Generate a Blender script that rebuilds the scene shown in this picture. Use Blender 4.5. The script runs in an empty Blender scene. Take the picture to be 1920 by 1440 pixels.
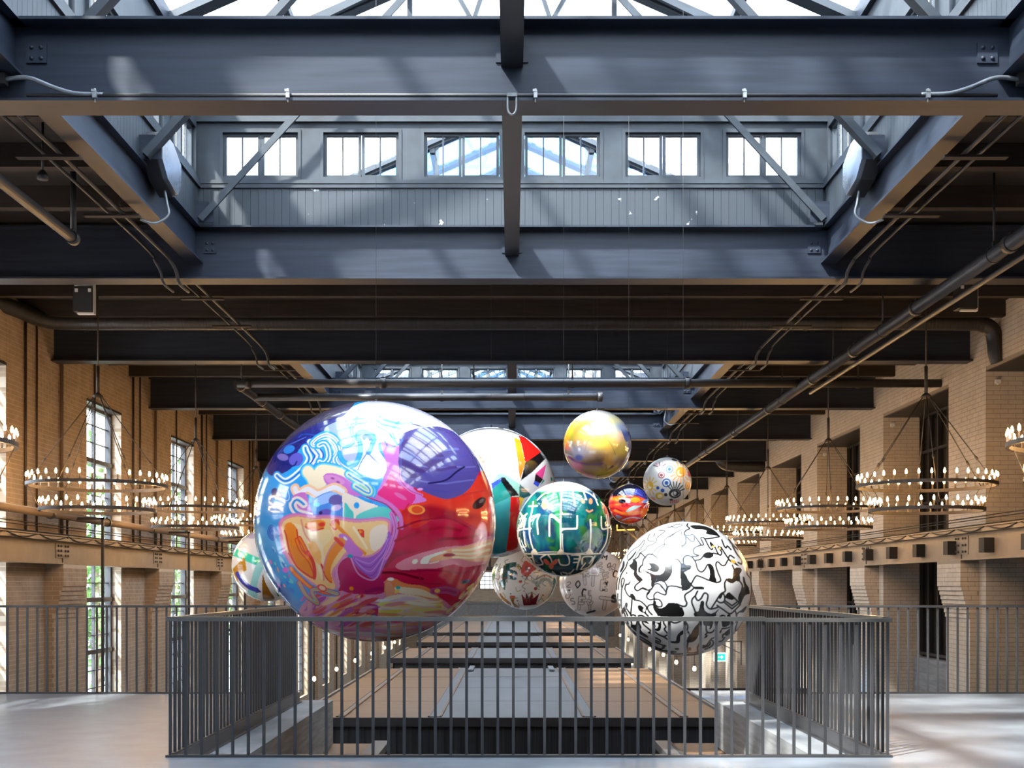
import bpy, math, random
import numpy as np
from mathutils import Vector, Matrix

random.seed(7)
rng = np.random.RandomState(11)
PI = math.pi
SC = bpy.context.scene
COL = SC.collection

# ------------------------------------------------------------------ camera
F = 2200.0            # focal length in pixels of the 1920-wide frame
EYE = 1.323           # eye height above the gallery floor
HZ = 1096.0           # horizon row
cam_d = bpy.data.cameras.new('camera')
cam_d.sensor_width = 36.0
cam_d.lens = F / 1920.0 * 36.0
cam_d.shift_y = (HZ - 720.0) / 1920.0
cam_d.clip_start = 0.1
cam_d.clip_end = 500
cam = bpy.data.objects.new('camera', cam_d)
COL.objects.link(cam)
cam.location = (0, 0, EYE)
cam.rotation_euler = (PI / 2, 0, 0)
SC.camera = cam

# ------------------------------------------------------------------ view, world, sun
SC.view_settings.view_transform = 'Standard'
SC.view_settings.look = 'None'
SC.view_settings.gamma = 1.0
SC.view_settings.use_curve_mapping = False
SC.view_settings.exposure = 0.08
SC.cycles.max_bounces = 9
SC.cycles.diffuse_bounces = 5
SC.cycles.glossy_bounces = 3
SC.cycles.transparent_max_bounces = 12
SC.cycles.sample_clamp_indirect = 6.0
SC.cycles.use_denoising = True
SC.cycles.caustics_reflective = False
SC.cycles.caustics_refractive = False

SKY = 13.0
SUN = 21.0
BULB = 98.0
world = bpy.data.worlds.new('sky')
SC.world = world
world.use_nodes = True
wn, wl = world.node_tree.nodes, world.node_tree.links
wn.clear()
wo = wn.new('ShaderNodeOutputWorld')
wb = wn.new('ShaderNodeBackground')
wt = wn.new('ShaderNodeTexCoord')
wz = wn.new('ShaderNodeTexNoise')
wz.inputs['Scale'].default_value = 3.0
wz.inputs['Detail'].default_value = 5.0
wr = wn.new('ShaderNodeValToRGB')
wr.color_ramp.elements[0].position = 0.38
wr.color_ramp.elements[0].color = (0.50, 0.68, 0.95, 1)
wr.color_ramp.elements[1].position = 0.58
wr.color_ramp.elements[1].color = (0.93, 0.96, 1.0, 1)
wl.new(wt.outputs['Generated'], wz.inputs['Vector'])
wl.new(wz.outputs['Fac'], wr.inputs['Fac'])
wl.new(wr.outputs['Color'], wb.inputs['Color'])
wb.inputs['Strength'].default_value = SKY
wl.new(wb.outputs['Background'], wo.inputs['Surface'])

sun_d = bpy.data.lights.new('sun', 'SUN')
sun_d.energy = SUN
sun_d.angle = math.radians(3.0)
sun_d.color = (1.0, 0.96, 0.9)
sun = bpy.data.objects.new('sun', sun_d)
COL.objects.link(sun)
sun.rotation_euler = Vector((0.66, 0.60, -1.0)).to_track_quat('-Z', 'Y').to_euler()
sun.location = (-10, -10, 25)

# ------------------------------------------------------------------ helpers
def P(px, py, D):
    return Vector(((px - 960.0) * D / F, D, EYE + (HZ - py) * D / F))

def lin(c):
    out = []
    for v in c[:3]:
        v = v / 255.0
        out.append(v / 12.92 if v <= 0.04045 else ((v + 0.055) / 1.055) ** 2.4)
    return tuple(out)

class MB:
    """collects boxes, bars, tubes and lathes; build() links them as one mesh object"""
    def __init__(s):
        s.v = []; s.f = []; s.m = []; s.sm = []
    def add(s, vs, fs, mi=0, smooth=False):
        o = len(s.v)
        s.v.extend(tuple(x) for x in vs)
        for f in fs:
            s.f.append(tuple(i + o for i in f)); s.m.append(mi); s.sm.append(smooth)
        return s
    def box(s, x0, x1, y0, y1, z0, z1, mi=0):
        x0, x1 = min(x0, x1), max(x0, x1); y0, y1 = min(y0, y1), max(y0, y1); z0, z1 = min(z0, z1), max(z0, z1)
        return s.add([(x0,y0,z0),(x1,y0,z0),(x1,y1,z0),(x0,y1,z0),(x0,y0,z1),(x1,y0,z1),(x1,y1,z1),(x0,y1,z1)],
              [(0,3,2,1),(4,5,6,7),(0,1,5,4),(1,2,6,5),(2,3,7,6),(3,0,4,7)], mi)
    def bar(s, a, b, w, h, up=(0,0,1), mi=0):
        a = Vector(a); b = Vector(b); d = (b - a).normalized(); up = Vector(up)
        if abs(d.dot(up)) > 0.98: up = Vector((0,1,0))
        r = d.cross(up).normalized(); u = r.cross(d).normalized()
        vs = []
        for p in (a, b):
            for sx, sz in ((-1,-1),(1,-1),(1,1),(-1,1)):
                vs.append(p + r * (sx * w / 2) + u * (sz * h / 2))
        return s.add(vs, [(0,1,2,3),(7,6,5,4),(0,4,5,1),(1,5,6,2),(2,6,7,3),(3,7,4,0)], mi)
    def tube(s, pts, r, n=8, mi=0, caps=True, radii=None, closed=False):
        pts = [Vector(p) for p in pts]; k = len(pts)
        vs = []; up = None
        for i, p in enumerate(pts):
            if closed:
                d = (pts[(i+1) % k] - pts[i-1])
            else:
                d = (pts[min(i+1, k-1)] - pts[max(i-1, 0)])
            d.normalize()
            if up is None:
                up = Vector((0,0,1)) if abs(d.z) < 0.9 else Vector((1,0,0))
            r1 = d.cross(up).normalized(); up = r1.cross(d).normalized()
            rr = radii[i] if radii else r
            for j in range(n):
                a = 2 * PI * j / n
                vs.append(p + r1 * (rr * math.cos(a)) + up * (rr * math.sin(a)))
        fs = []
        for i in range(k if closed else k - 1):
            i2 = (i + 1) % k
            for j in range(n):
                j2 = (j + 1) % n
                fs.append((i*n+j, i*n+j2, i2*n+j2, i2*n+j))
        s.add(vs, fs, mi, True)
        if caps and not closed:
            o = len(s.v) - len(vs)
            s.f.append(tuple(o + j for j in reversed(range(n)))); s.m.append(mi); s.sm.append(False)
            s.f.append(tuple(o + (k-1)*n + j for j in range(n))); s.m.append(mi); s.sm.append(False)
        return s
    def lathe(s, prof, n=16, at=(0,0,0), mi=0):
        at = Vector(at); vs = []; fs = []
        for r, z in prof:
            for j in range(n):
                a = 2*PI*j/n
                vs.append((at.x + r*math.cos(a), at.y + r*math.sin(a), at.z + z))
        for i in range(len(prof)-1):
            for j in range(n):
                j2 = (j+1) % n
                fs.append((i*n+j, i*n+j2, (i+1)*n+j2, (i+1)*n+j))
        return s.add(vs, fs, mi, True)
    def prism(s, poly, ext, mi=0):
        """poly: 3-D points of one face, ext: extrusion vector"""
        n = len(poly); ext = Vector(ext); poly = [Vector(p) for p in poly]
        vs = poly + [p + ext for p in poly]
        fs = [tuple(range(n)), tuple(reversed(range(n, 2*n)))]
        for i in range(n):
            j = (i+1) % n
            fs.append((j, i, n+i, n+j))
        return s.add(vs, fs, mi)
    def mesh(s, name, mats):
        me = bpy.data.meshes.new(name)
        me.from_pydata(s.v, [], s.f)
        if not isinstance(mats, (list, tuple)): mats = [mats]
        for m in mats: me.materials.append(m)
        me.polygons.foreach_set('material_index', s.m)
        me.polygons.foreach_set('use_smooth', s.sm)
        me.update()
        return me
    def build(s, name, mats, parent=None, loc=None, **kw):
        return place(name, s.mesh(name, mats), parent, loc, **kw)

def place(name, me, parent=None, loc=None, rot=None, label=None, cat=None, group=None, kind=None):
    o = bpy.data.objects.new(name, me)
    COL.objects.link(o)
    if parent is not None: o.parent = parent
    if loc is not None: o.location = loc
    if rot is not None: o.rotation_euler = rot
    tag(o, label, cat, group, kind)
    return o

def tag(o, label=None, cat=None, group=None, kind=None):
    if label: o['label'] = label
    if cat: o['category'] = cat
    if group: o['group'] = group
    if kind: o['kind'] = kind
    return o

def empty(name, loc=(0,0,0), label=None, cat=None, group=None, kind=None, rz=0):
    o = bpy.data.objects.new(name, None)
    COL.objects.link(o)
    o.location = loc; o.rotation_euler = (0, 0, rz); o.empty_display_size = 0.2
    return tag(o, label, cat, group, kind)

ORD = ['first','second','third','fourth','fifth','sixth','seventh','eighth','ninth','tenth','eleventh','twelfth','thirteenth','fourteenth','fifteenth','sixteenth','seventeenth','eighteenth']

# ------------------------------------------------------------------ materials
def mat(name, col, rough=0.6, metal=0.0, noise=0.0, nscale=6.0, stretch=(1,1,1), bump=0.0, spec=0.5, coat=0.0,
        emit=None, estr=0.0, col2=None, detail=4.0):
    m = bpy.data.materials.new(name); m.use_nodes = True
    nt = m.node_tree; b = nt.nodes['Principled BSDF']
    b.inputs['Base Color'].default_value = (*col, 1)
    b.inputs['Roughness'].default_value = rough
    b.inputs['Metallic'].default_value = metal
    b.inputs['Specular IOR Level'].default_value = spec
    b.inputs['Coat Weight'].default_value = coat
    if emit:
        b.inputs['Emission Color'].default_value = (*emit, 1)
        b.inputs['Emission Strength'].default_value = estr
    if noise or bump or col2:
        tc = nt.nodes.new('ShaderNodeTexCoord'); mp = nt.nodes.new('ShaderNodeMapping')
        mp.inputs['Scale'].default_value = stretch
        nz = nt.nodes.new('ShaderNodeTexNoise')
        nz.inputs['Scale'].default_value = nscale; nz.inputs['Detail'].default_value = detail
        nt.links.new(tc.outputs['Object'], mp.inputs['Vector'])
        nt.links.new(mp.outputs['Vector'], nz.inputs['Vector'])
        if noise or col2:
            rp = nt.nodes.new('ShaderNodeValToRGB')
            c2 = col2 if col2 else tuple(min(1, c*(1+noise)) for c in col)
            c1 = col if col2 else tuple(c*(1-noise) for c in col)
            rp.color_ramp.elements[0].position = 0.32; rp.color_ramp.elements[1].position = 0.68
            rp.color_ramp.elements[0].color = (*c1, 1); rp.color_ramp.elements[1].color = (*c2, 1)
            nt.links.new(nz.outputs['Fac'], rp.inputs['Fac'])
            nt.links.new(rp.outputs['Color'], b.inputs['Base Color'])
        if bump:
            bp = nt.nodes.new('ShaderNodeBump'); bp.inputs['Strength'].default_value = bump
            bp.inputs['Distance'].default_value = 0.01
            nt.links.new(nz.outputs['Fac'], bp.inputs['Height'])
            nt.links.new(bp.outputs['Normal'], b.inputs['Normal'])
    return m

def glass(name, tint=(1,1,1), refl=1.0, rough=0.02):
    m = bpy.data.materials.new(name); m.use_nodes = True
    nt = m.node_tree; nt.nodes.clear()
    o = nt.nodes.new('ShaderNodeOutputMaterial'); mx = nt.nodes.new('ShaderNodeMixShader')
    t = nt.nodes.new('ShaderNodeBsdfTransparent'); g = nt.nodes.new('ShaderNodeBsdfGlossy')
    lw = nt.nodes.new('ShaderNodeLayerWeight'); lw.inputs['Blend'].default_value = 0.5
    pw = nt.nodes.new('ShaderNodeMath'); pw.operation = 'POWER'; pw.inputs[1].default_value = 4.0
    fr = nt.nodes.new('ShaderNodeMath'); fr.operation = 'MULTIPLY_ADD'; fr.inputs[1].default_value = 0.6; fr.inputs[2].default_value = 0.04
    nt.links.new(lw.outputs['Facing'], pw.inputs[0]); nt.links.new(pw.outputs[0], fr.inputs[0])
    t.inputs['Color'].default_value = (*tint, 1); g.inputs['Roughness'].default_value = rough
    g.inputs['Color'].default_value = (refl, refl, refl, 1)
    nt.links.new(fr.outputs[0], mx.inputs['Fac'])
    nt.links.new(t.outputs['BSDF'], mx.inputs[1]); nt.links.new(g.outputs['BSDF'], mx.inputs[2])
    nt.links.new(mx.outputs['Shader'], o.inputs['Surface'])
    return m

def brick_mat(name, c1, c2, mortar, bw=0.23, bh=0.072):
    """running-bond brick for faces too far off to be built brick by brick"""
    m = bpy.data.materials.new(name); m.use_nodes = True
    nt = m.node_tree; b = nt.nodes['Principled BSDF']; N = nt.nodes.new; L = nt.links.new
    b.inputs['Roughness'].default_value = 0.85
    geo = N('ShaderNodeNewGeometry'); sp = N('ShaderNodeSeparateXYZ'); sn = N('ShaderNodeSeparateXYZ')
    L(geo.outputs['Position'], sp.inputs[0]); L(geo.outputs['Normal'], sn.inputs[0])
    ab = N('ShaderNodeMath'); ab.operation = 'ABSOLUTE'; L(sn.outputs['X'], ab.inputs[0])
    gt = N('ShaderNodeMath'); gt.operation = 'GREATER_THAN'; gt.inputs[1].default_value = 0.5; L(ab.outputs[0], gt.inputs[0])
    mx = N('ShaderNodeMix'); mx.data_type = 'FLOAT'
    L(gt.outputs[0], mx.inputs['Factor']); L(sp.outputs['X'], mx.inputs['A']); L(sp.outputs['Y'], mx.inputs['B'])
    cb = N('ShaderNodeCombineXYZ'); L(mx.outputs['Result'], cb.inputs['X']); L(sp.outputs['Z'], cb.inputs['Y'])
    br = N('ShaderNodeTexBrick')
    br.inputs['Scale'].default_value = 1.0
    br.inputs['Brick Width'].default_value = bw; br.inputs['Row Height'].default_value = bh
    br.inputs['Mortar Size'].default_value = 0.005; br.inputs['Mortar Smooth'].default_value = 0.2
    br.inputs['Color1'].default_value = (*c1, 1); br.inputs['Color2'].default_value = (*c2, 1)
    br.inputs['Mortar'].default_value = (*mortar, 1)
    L(cb.outputs[0], br.inputs['Vector'])
    L(br.outputs['Color'], b.inputs['Base Color'])
    bp = N('ShaderNodeBump'); bp.inputs['Strength'].default_value = 0.3; bp.inputs['Distance'].default_value = 0.006; bp.invert = True
    L(br.outputs['Fac'], bp.inputs['Height']); L(bp.outputs['Normal'], b.inputs['Normal'])
    return m

def brick_piece_mat(name, c1, c2):
    """single bricks: colour drifts from brick to brick with world position"""
    m = bpy.data.materials.new(name); m.use_nodes = True
    nt = m.node_tree; b = nt.nodes['Principled BSDF']; N = nt.nodes.new; L = nt.links.new
    b.inputs['Roughness'].default_value = 0.85
    geo = N('ShaderNodeNewGeometry'); wn_ = N('ShaderNodeTexNoise'); wn_.inputs['Scale'].default_value = 5.0; wn_.inputs['Detail'].default_value = 3
    L(geo.outputs['Position'], wn_.inputs['Vector'])
    rp = N('ShaderNodeValToRGB'); rp.color_ramp.elements[0].position = 0.3; rp.color_ramp.elements[1].position = 0.7
    rp.color_ramp.elements[0].color = (*c1, 1); rp.color_ramp.elements[1].color = (*c2, 1)
    L(wn_.outputs['Fac'], rp.inputs['Fac']); L(rp.outputs['Color'], b.inputs['Base Color'])
    return m

M = {}
M['steel'] = mat('navy_painted_steel', (0.018, 0.0235, 0.037), 0.47, noise=0.22, nscale=3.0, stretch=(0.4, 1, 6), bump=0.06, spec=0.28)
M['steel_dark'] = mat('black_painted_steel', (0.018, 0.017, 0.018), 0.5)
M['trim'] = mat('blue_grey_painted_wood', (0.021, 0.028, 0.037), 0.55, noise=0.25, nscale=5, bump=0.05)
M['chip'] = None
M['deck'] = mat('dark_stained_deck', (0.008, 0.0055, 0.0045), 0.85, noise=0.5, nscale=2.0, stretch=(1, 14, 1))
M['timber'] = mat('dark_brown_timber', (0.018, 0.011, 0.008), 0.8, noise=0.4, nscale=3, stretch=(0.5, 8, 8))
M['pipe'] = mat('dark_grey_pipe', (0.028, 0.027, 0.029), 0.45, noise=0.15, nscale=4)
M['duct'] = mat('black_wrapped_duct', (0.016, 0.015, 0.015), 0.45, noise=0.3, nscale=30, stretch=(1, .2, .2), bump=0.9)
M['galv'] = mat('galvanised_conduit', (0.13, 0.14, 0.155), 0.42, metal=0.3, noise=0.15, nscale=20)
M['chrome'] = mat('zinc_clamp', (0.34, 0.35, 0.36), 0.35, metal=0.6)
M['floor'] = mat('polished_concrete', (0.122, 0.134, 0.152), 0.36, nscale=3.0, col2=(0.175, 0.192, 0.215), detail=8, bump=0.02)
M['concrete'] = mat('board_formed_concrete', (0.15, 0.15, 0.152), 0.8, nscale=5.0, col2=(0.25, 0.25, 0.252), stretch=(1, .3, 4), bump=0.4)
M['slate'] = mat('dark_ground_floor', (0.05, 0.048, 0.046), 0.6)
M['rail'] = mat('charcoal_railing_paint', (0.036, 0.035, 0.037), 0.38, spec=0.5)
M['railtop'] = mat('bronze_grey_rail_cap', (0.085, 0.078, 0.072), 0.3, spec=0.6)
M['brick_r'] = brick_piece_mat('buff_brick', (0.50, 0.42, 0.33), (0.59, 0.505, 0.405))
M['brick_l'] = brick_piece_mat('tan_brick', (0.32, 0.235, 0.16), (0.43, 0.325, 0.23))
M['bricks_r'] = brick_mat('buff_brickwork', (0.50, 0.42, 0.33), (0.59, 0.505, 0.405), (0.30, 0.245, 0.19))
M['bricks_l'] = brick_mat('tan_brickwork', (0.32, 0.235, 0.16), (0.43, 0.325, 0.23), (0.50, 0.41, 0.31))
M['mortar_r'] = mat('buff_mortar', (0.29, 0.235, 0.18), 0.9)
M['mortar_l'] = mat('pale_mortar', (0.56, 0.47, 0.36), 0.9)
M['crane'] = mat('tan_painted_crane_beam', (0.25, 0.19, 0.135), 0.5, noise=0.12, nscale=4)
M['brown'] = mat('brown_painted_pipe', (0.17, 0.115, 0.07), 0.6)
M['iron'] = mat('rusted_dark_iron', (0.055, 0.040, 0.030), 0.5, noise=0.3, nscale=12)
M['glass'] = glass('clear_glass', (0.93, 0.96, 0.97))
M['glass_blue'] = glass('sky_reflection_gable_glass', (0.35, 0.62, 0.92))  # blue tint stands in for sky reflected in the gable
M['glass_dark'] = mat('dark_room_glass', (0.004, 0.004, 0.005), 0.25, spec=0.3)
M['black'] = mat('matt_black', (0.012, 0.012, 0.013), 0.7)
M['drape'] = mat('black_drape', (0.014, 0.014, 0.016), 0.8, noise=0.6, nscale=3, stretch=(14, 1, .2))
M['ply'] = mat('orange_plywood', (0.135, 0.070, 0.030), 0.6, noise=0.10, nscale=1.2, stretch=(.4, 3, 1))
M['greypanel'] = mat('grey_roof_sheet', (0.072, 0.073, 0.079), 0.5, noise=0.14, nscale=1.0, stretch=(3, .5, 1))
M['plaster'] = mat('pale_bounce_plaster', (0.66, 0.64, 0.60), 0.8, noise=0.05)
M['white'] = mat('white_plastic', (0.75, 0.73, 0.68), 0.4)
M['teal_fascia'] = mat('dark_teal_fascia', (0.045, 0.085, 0.11), 0.5)
M['candle'] = mat('dark_candle_sleeve', (0.10, 0.07, 0.05), 0.5)
M['bulb'] = mat('glowing_candle_bulb', (1, .85, .6), 0.3, emit=(1.0, 0.56, 0.20), estr=BULB)
M['pendant'] = mat('glowing_pendant_bulb', (1, .85, .6), 0.3, emit=(1.0, 0.66, 0.33), estr=22.0)
M['leaf'] = mat('tree_leaf_green', (0.08, 0.20, 0.035), 0.6, noise=0.5, nscale=5)
M['bark'] = mat('tree_bark', (0.12, 0.09, 0.06), 0.9, noise=0.3)
M['facade'] = mat('pale_facade', (0.62, 0.60, 0.58), 0.8, noise=0.1, nscale=0.6)
M['tower'] = mat('lavender_grey_facade', (0.36, 0.33, 0.36), 0.7, noise=0.1, nscale=0.4)
M['exitgreen'] = mat('exit_sign_green', (0.0, 0.32, 0.20), 0.5, emit=(0.0, 0.40, 0.25), estr=0.9)
M['exitwhite'] = mat('exit_sign_white', (0.8, 0.9, 0.88), 0.5, emit=(0.75, 0.95, 0.9), estr=0.9)
M['neon'] = mat('amber_neon', (1, .5, .1), 0.5, emit=(1.0, 0.45, 0.08), estr=2.5)

def chip_mat():
    m = mat('chipped_blue_grey_paint', (0.060, 0.078, 0.098), 0.55)
    nt = m.node_tree; b = nt.nodes['Principled BSDF']
    g = nt.nodes.new('ShaderNodeNewGeometry'); n = nt.nodes.new('ShaderNodeTexNoise')
    n.inputs['Scale'].default_value = 9.0; n.inputs['Detail'].default_value = 6
    r = nt.nodes.new('ShaderNodeValToRGB')
    r.color_ramp.elements[0].position = 0.70; r.color_ramp.elements[0].color = (0.021, 0.028, 0.037, 1)
    r.color_ramp.elements[1].position = 0.73; r.color_ramp.elements[1].color = (0.6, 0.6, 0.56, 1)
    nt.links.new(g.outputs['Position'], n.inputs['Vector']); nt.links.new(n.outputs['Fac'], r.inputs['Fac'])
    nt.links.new(r.outputs['Color'], b.inputs['Base Color'])
    return m
M['chip'] = chip_mat()

# ================================================================== dimensions
BAY = 5.0
ZT, ZB = 5.487, 4.868          # top and underside of the cross girders
WX = 7.31                      # inner face of both long walls
YB, YE = -9.0, 80.0            # wall behind the camera, far end wall
ZG = -3.7                      # market floor below the gallery
ZDECK = 5.53
def GY(k): return 8.73 + BAY * k
RX0, RX1 = -2.62, 2.88         # the two side railings of the opening
RY0, RY1 = 9.0, 14.2           # front railing, rear gallery edge

# ------------------------------------------------------------------ floor
fb = MB()
fb.box(-WX, WX, YB, RY0 + 0.03, -0.55, 0)
fb.box(-WX, RX0 + 0.02, RY0 + 0.03, RY1 + 0.06, -0.55, 0)
fb.box(RX1 - 0.02, WX, RY0 + 0.03, RY1 + 0.06, -0.55, 0)
floor = fb.build('floor', M['floor'], kind='structure', label='polished grey concrete gallery floor around the opening')
for x0, x1 in ((RX0 + 0.02, -2.22), (2.51, RX1 - 0.02)):
    MB().box(x0, x1, RY0 + 0.03, 14.55, -0.66, -0.11).build('concrete_ledge', M['concrete'], floor)
MB().box(-9.5, 9.5, YB, YE, ZG - 0.2, ZG).build('floor', M['slate'], kind='structure', label='dark market hall floor below the gallery')

# ------------------------------------------------------------------ brick work
BL, BH, JT = 0.23, 0.072, 0.008
def brick_face(o, u, n, w, z0, z1, out):
    """running bond on a vertical rectangle; appends (centre, u, n, length)"""
    r0, r1 = int(math.ceil(z0 / BH - 1e-6)), int(math.floor(z1 / BH + 1e-6))
    for r in range(r0, r1):
        zc = (r + 0.5) * BH
        x = -BL / 2 if r % 2 else 0.0
        while x < w - 0.02:
            a, b = max(x, 0.0), min(x + BL, w)
            if b - a > 0.045:
                c = (a + b) / 2
                out.append((o[0] + u[0]*c, o[1] + u[1]*c, zc, u, n, b - a - JT))
            x += BL

def bricks_to_mesh(lst, name, material, parent, label=None):
    if not lst: return None
    N = len(lst)
    C = np.array([[b[0], b[1], b[2]] for b in lst]); U = np.array([[b[3][0], b[3][1], 0] for b in lst], float)
    Nn = np.array([[b[4][0], b[4][1], 0] for b in lst], float); Lh = np.array([b[5] for b in lst])[:, None] / 2
    hz = (BH - JT) / 2; T = 0.014
    jit = (rng.rand(N)[:, None] - 0.5) * 0.0012
    Zv = np.array([0, 0, 1.0])[None]
    front = C + Nn * jit
    V = np.empty((N, 8, 3))
    for i, (a, b, d) in enumerate(((-1,-1,0),(1,-1,0),(1,1,0),(-1,1,0),(-1,-1,1),(1,-1,1),(1,1,1),(-1,1,1))):
        V[:, i] = front + U * (a * Lh) + Zv * (b * hz) - Nn * (d * T)
    quads = np.array([(0,1,2,3),(0,4,5,1),(1,5,6,2),(2,6,7,3),(3,7,4,0)])
    FA = (np.arange(N)[:, None, None] * 8 + quads[None]).reshape(-1, 4)
    me = bpy.data.meshes.new(name)
    me.vertices.add(N * 8); me.vertices.foreach_set('co', V.reshape(-1).astype(np.float32))
    me.loops.add(FA.size); me.loops.foreach_set('vertex_index', FA.reshape(-1).astype(np.int32))
    me.polygons.add(len(FA)); me.polygons.foreach_set('loop_start', np.arange(0, FA.size, 4, dtype=np.int32))
    me.materials.append(material); me.update(calc_edges=True)
    me.polygons.foreach_set('use_smooth', np.zeros(len(FA), bool))
    return place(name, me, parent, kind='stuff', label=label)

def lay_bricks(lst, parent, material, keep=300):
    """the bricks that show largest become objects, the rest one joined part"""
    full = BL - JT
    scored = []
    for i, b in enumerate(lst):
        x, y, z, u, n, ln = b
        if abs(ln - full) > 1e-4: continue
        px, py = 960 + x * F / y, HZ - (z - EYE) * F / y
        if not (4 < px < 1916 and 4 < py < 1296): continue
        v = Vector((-x, -y, EYE - z)); d = v.length
        facing = abs(n[0]*v.x + n[1]*v.y) / d
        scored.append((facing / (d * d), i))
    scored.sort(reverse=True)
    chosen = set(i for _, i in scored[:keep])
    unit = MB(); h = (BH - JT) / 2; l = full / 2
    unit.add([(-l,0,-h),(l,0,-h),(l,0,h),(-l,0,h),(-l,.014,-h),(l,.014,-h),(l,.014,h),(-l,.014,h)],
             [(0,1,2,3),(0,4,5,1),(1,5,6,2),(2,6,7,3),(3,7,4,0)])
    me = unit.mesh('brick', material)
    for i in sorted(chosen):
        x, y, z, u, n, ln = lst[i]
        place('brick', me, parent, (x, y, z), rot=(0, 0, math.atan2(n[0], -n[1])))
    bricks_to_mesh([b for i, b in enumerate(lst) if i not in chosen], 'brick_courses', material, parent)

NB0, NB1 = 12.0, 33.0           # stretch of wall laid brick by brick
ZB0 = -1.224                    # bricks are laid from here up (17 courses below the floor)
ZW1 = 5.544

# ---- left wall: tall windows in every bay
WIN_A, WIN_B, WIN_H = 20.175, 21.95, 4.50
wall_l = empty('wall_left', (0,0,0), kind='structure', label='tan brick wall with tall steel windows on the left')
wall_r = empty('wall_right', (0,0,0), kind='structure', label='buff brick wall with deep openings between piers on the right')
segs = []; y = YB
wins = [(WIN_A + BAY*n, WIN_B + BAY*n) for n in range(-6, 13)]
wins = [w for w in wins if w[0] > YB + 0.3 and w[1] < YE - 0.3]
for a, b in wins:
    segs.append((y, a)); y = b
segs.append((y, YE))
near, far = MB(), MB()
lb = []
for a, b in segs:
    isn = NB0 < a and b < NB1
    tgt = near if isn else far
    xf = -WX - (0.0025 if isn else 0)
    if isn:
        tgt.box(-7.62, xf, a, b, ZB0, ZW1); far.box(-7.62, -WX, a, b, ZG, ZB0)
        brick_face((-WX, a), (0,1), (1,0), b - a, ZB0, ZW1, lb)
        brick_face((-WX, a), (-1,0), (0,-1), 0.22, ZB0, WIN_H, lb)      # far jamb of the window in front of it
    else:
        tgt.box(-7.62, xf, a, b, ZG, ZW1)
for a, b in wins:
    isn = NB0 < a and b < NB1
    tgt = near if isn else far
    tgt.box(-7.62, -WX - (0.0025 if isn else 0), a, b, WIN_H, ZW1)
    far.box(-7.62, -WX, a, b, ZG, -2.6)
    if isn: brick_face((-WX, a), (0,1), (1,0), b - a, WIN_H + 0.03, ZW1, lb)
near.build('mortar_core', M['mortar_l'], wall_l)
far.build('brickwork', M['bricks_l'], wall_l)

# ---- right wall: wide openings, piers 1.55 m
OP_A, OP_B, OP_H = 19.65, 23.10, 4.63
ops = [(OP_A + BAY*n, OP_B + BAY*n) for n in range(-6, 12)]
ops = [w for w in ops if w[0] > YB + 0.3 and w[1] < YE - 0.3]
segs = []; y = YB
for a, b in ops:
    segs.append((y, a)); y = b
segs.append((y, YE))
near, far = MB(), MB()
rb = []
for a, b in segs:
    isn = NB0 < a and b < NB1
    tgt = near if isn else far
    xf = WX + (0.0025 if isn else 0)
    if isn:
        tgt.box(8.12, xf, a + 0.0025, b, ZB0, ZW1); far.box(8.12, WX, a, b, ZG, ZB0)
        brick_face((WX, b), (0,-1), (-1,0), b - a, ZB0, ZW1, rb)
        brick_face((WX, a), (1,0), (0,-1), 0.74, ZB0, OP_H, rb)
    else:
        tgt.box(8.12, xf, a, b, ZG, ZW1)
for a, b in ops:
    isn = NB0 < a and b < NB1
    tgt = near if isn else far
    tgt.box(8.12, WX + (0.0025 if isn else 0), a, b, OP_H, ZW1)
    if isn: brick_face((WX, b), (0,-1), (-1,0), b - a, OP_H + 0.03, ZW1, rb)

# ---- corbelled pilasters under the crane beams, both walls
def pilaster(sx, y0, y1, ztop, isn, core, texd, lst):
    steps = 8
    za = 0.792
    def blk(xin, z0, z1, tex=False):
        tgt = texd if (tex or not isn) else core
        e = 0.0025 if (isn and not tex) else 0.0
        tgt.box(sx*(xin + e), sx*(WX + 0.02), y0 + e, y1 - e, z0, z1)
        if isn and not tex:
            if sx > 0:
                brick_face((xin, y1), (0,-1), (-1,0), y1 - y0, z0, z1, lst)
                brick_face((xin, y0), (1,0), (0,-1), WX - xin, z0, z1, lst)
            else:
                brick_face((-xin, y0), (0,1), (1,0), y1 - y0, z0, z1, lst)
                brick_face((-WX, y0), (1,0), (0,-1), WX - xin, z0, z1, lst)
    blk(7.17, ZB0, za); blk(7.17, ZG, ZB0, tex=True)
    for i in range(steps):
        blk(7.17 - 0.15*(i+1)/steps, za + BH*i, za + BH*(i+1))
    blk(7.02, za + BH*steps, ztop)
for n in range(-5, 12):
    y0, y1 = 18.37 + BAY*n, 19.38 + BAY*n
    isn = NB0 < y0 and y1 < NB1
    pilaster(1, y0, y1, 1.70, isn, near, far, rb)
near.build('mortar_core', M['mortar_r'], wall_r)
far.build('brickwork', M['bricks_r'], wall_r)
near, far = MB(), MB()
for n in range(-5, 12):
    y0, y1 = 18.37 + BAY*n, 19.38 + BAY*n
    isn = NB0 < y0 and y1 < NB1
    pilaster(-1, y0, y1, 1.64, isn, near, far, lb)
near.build('pilaster_core', M['mortar_l'], wall_l)
far.build('pilaster_brickwork', M['bricks_l'], wall_l)
lay_bricks(lb, wall_l, M['brick_l'])
lay_bricks(rb, wall_r, M['brick_r'])

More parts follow.
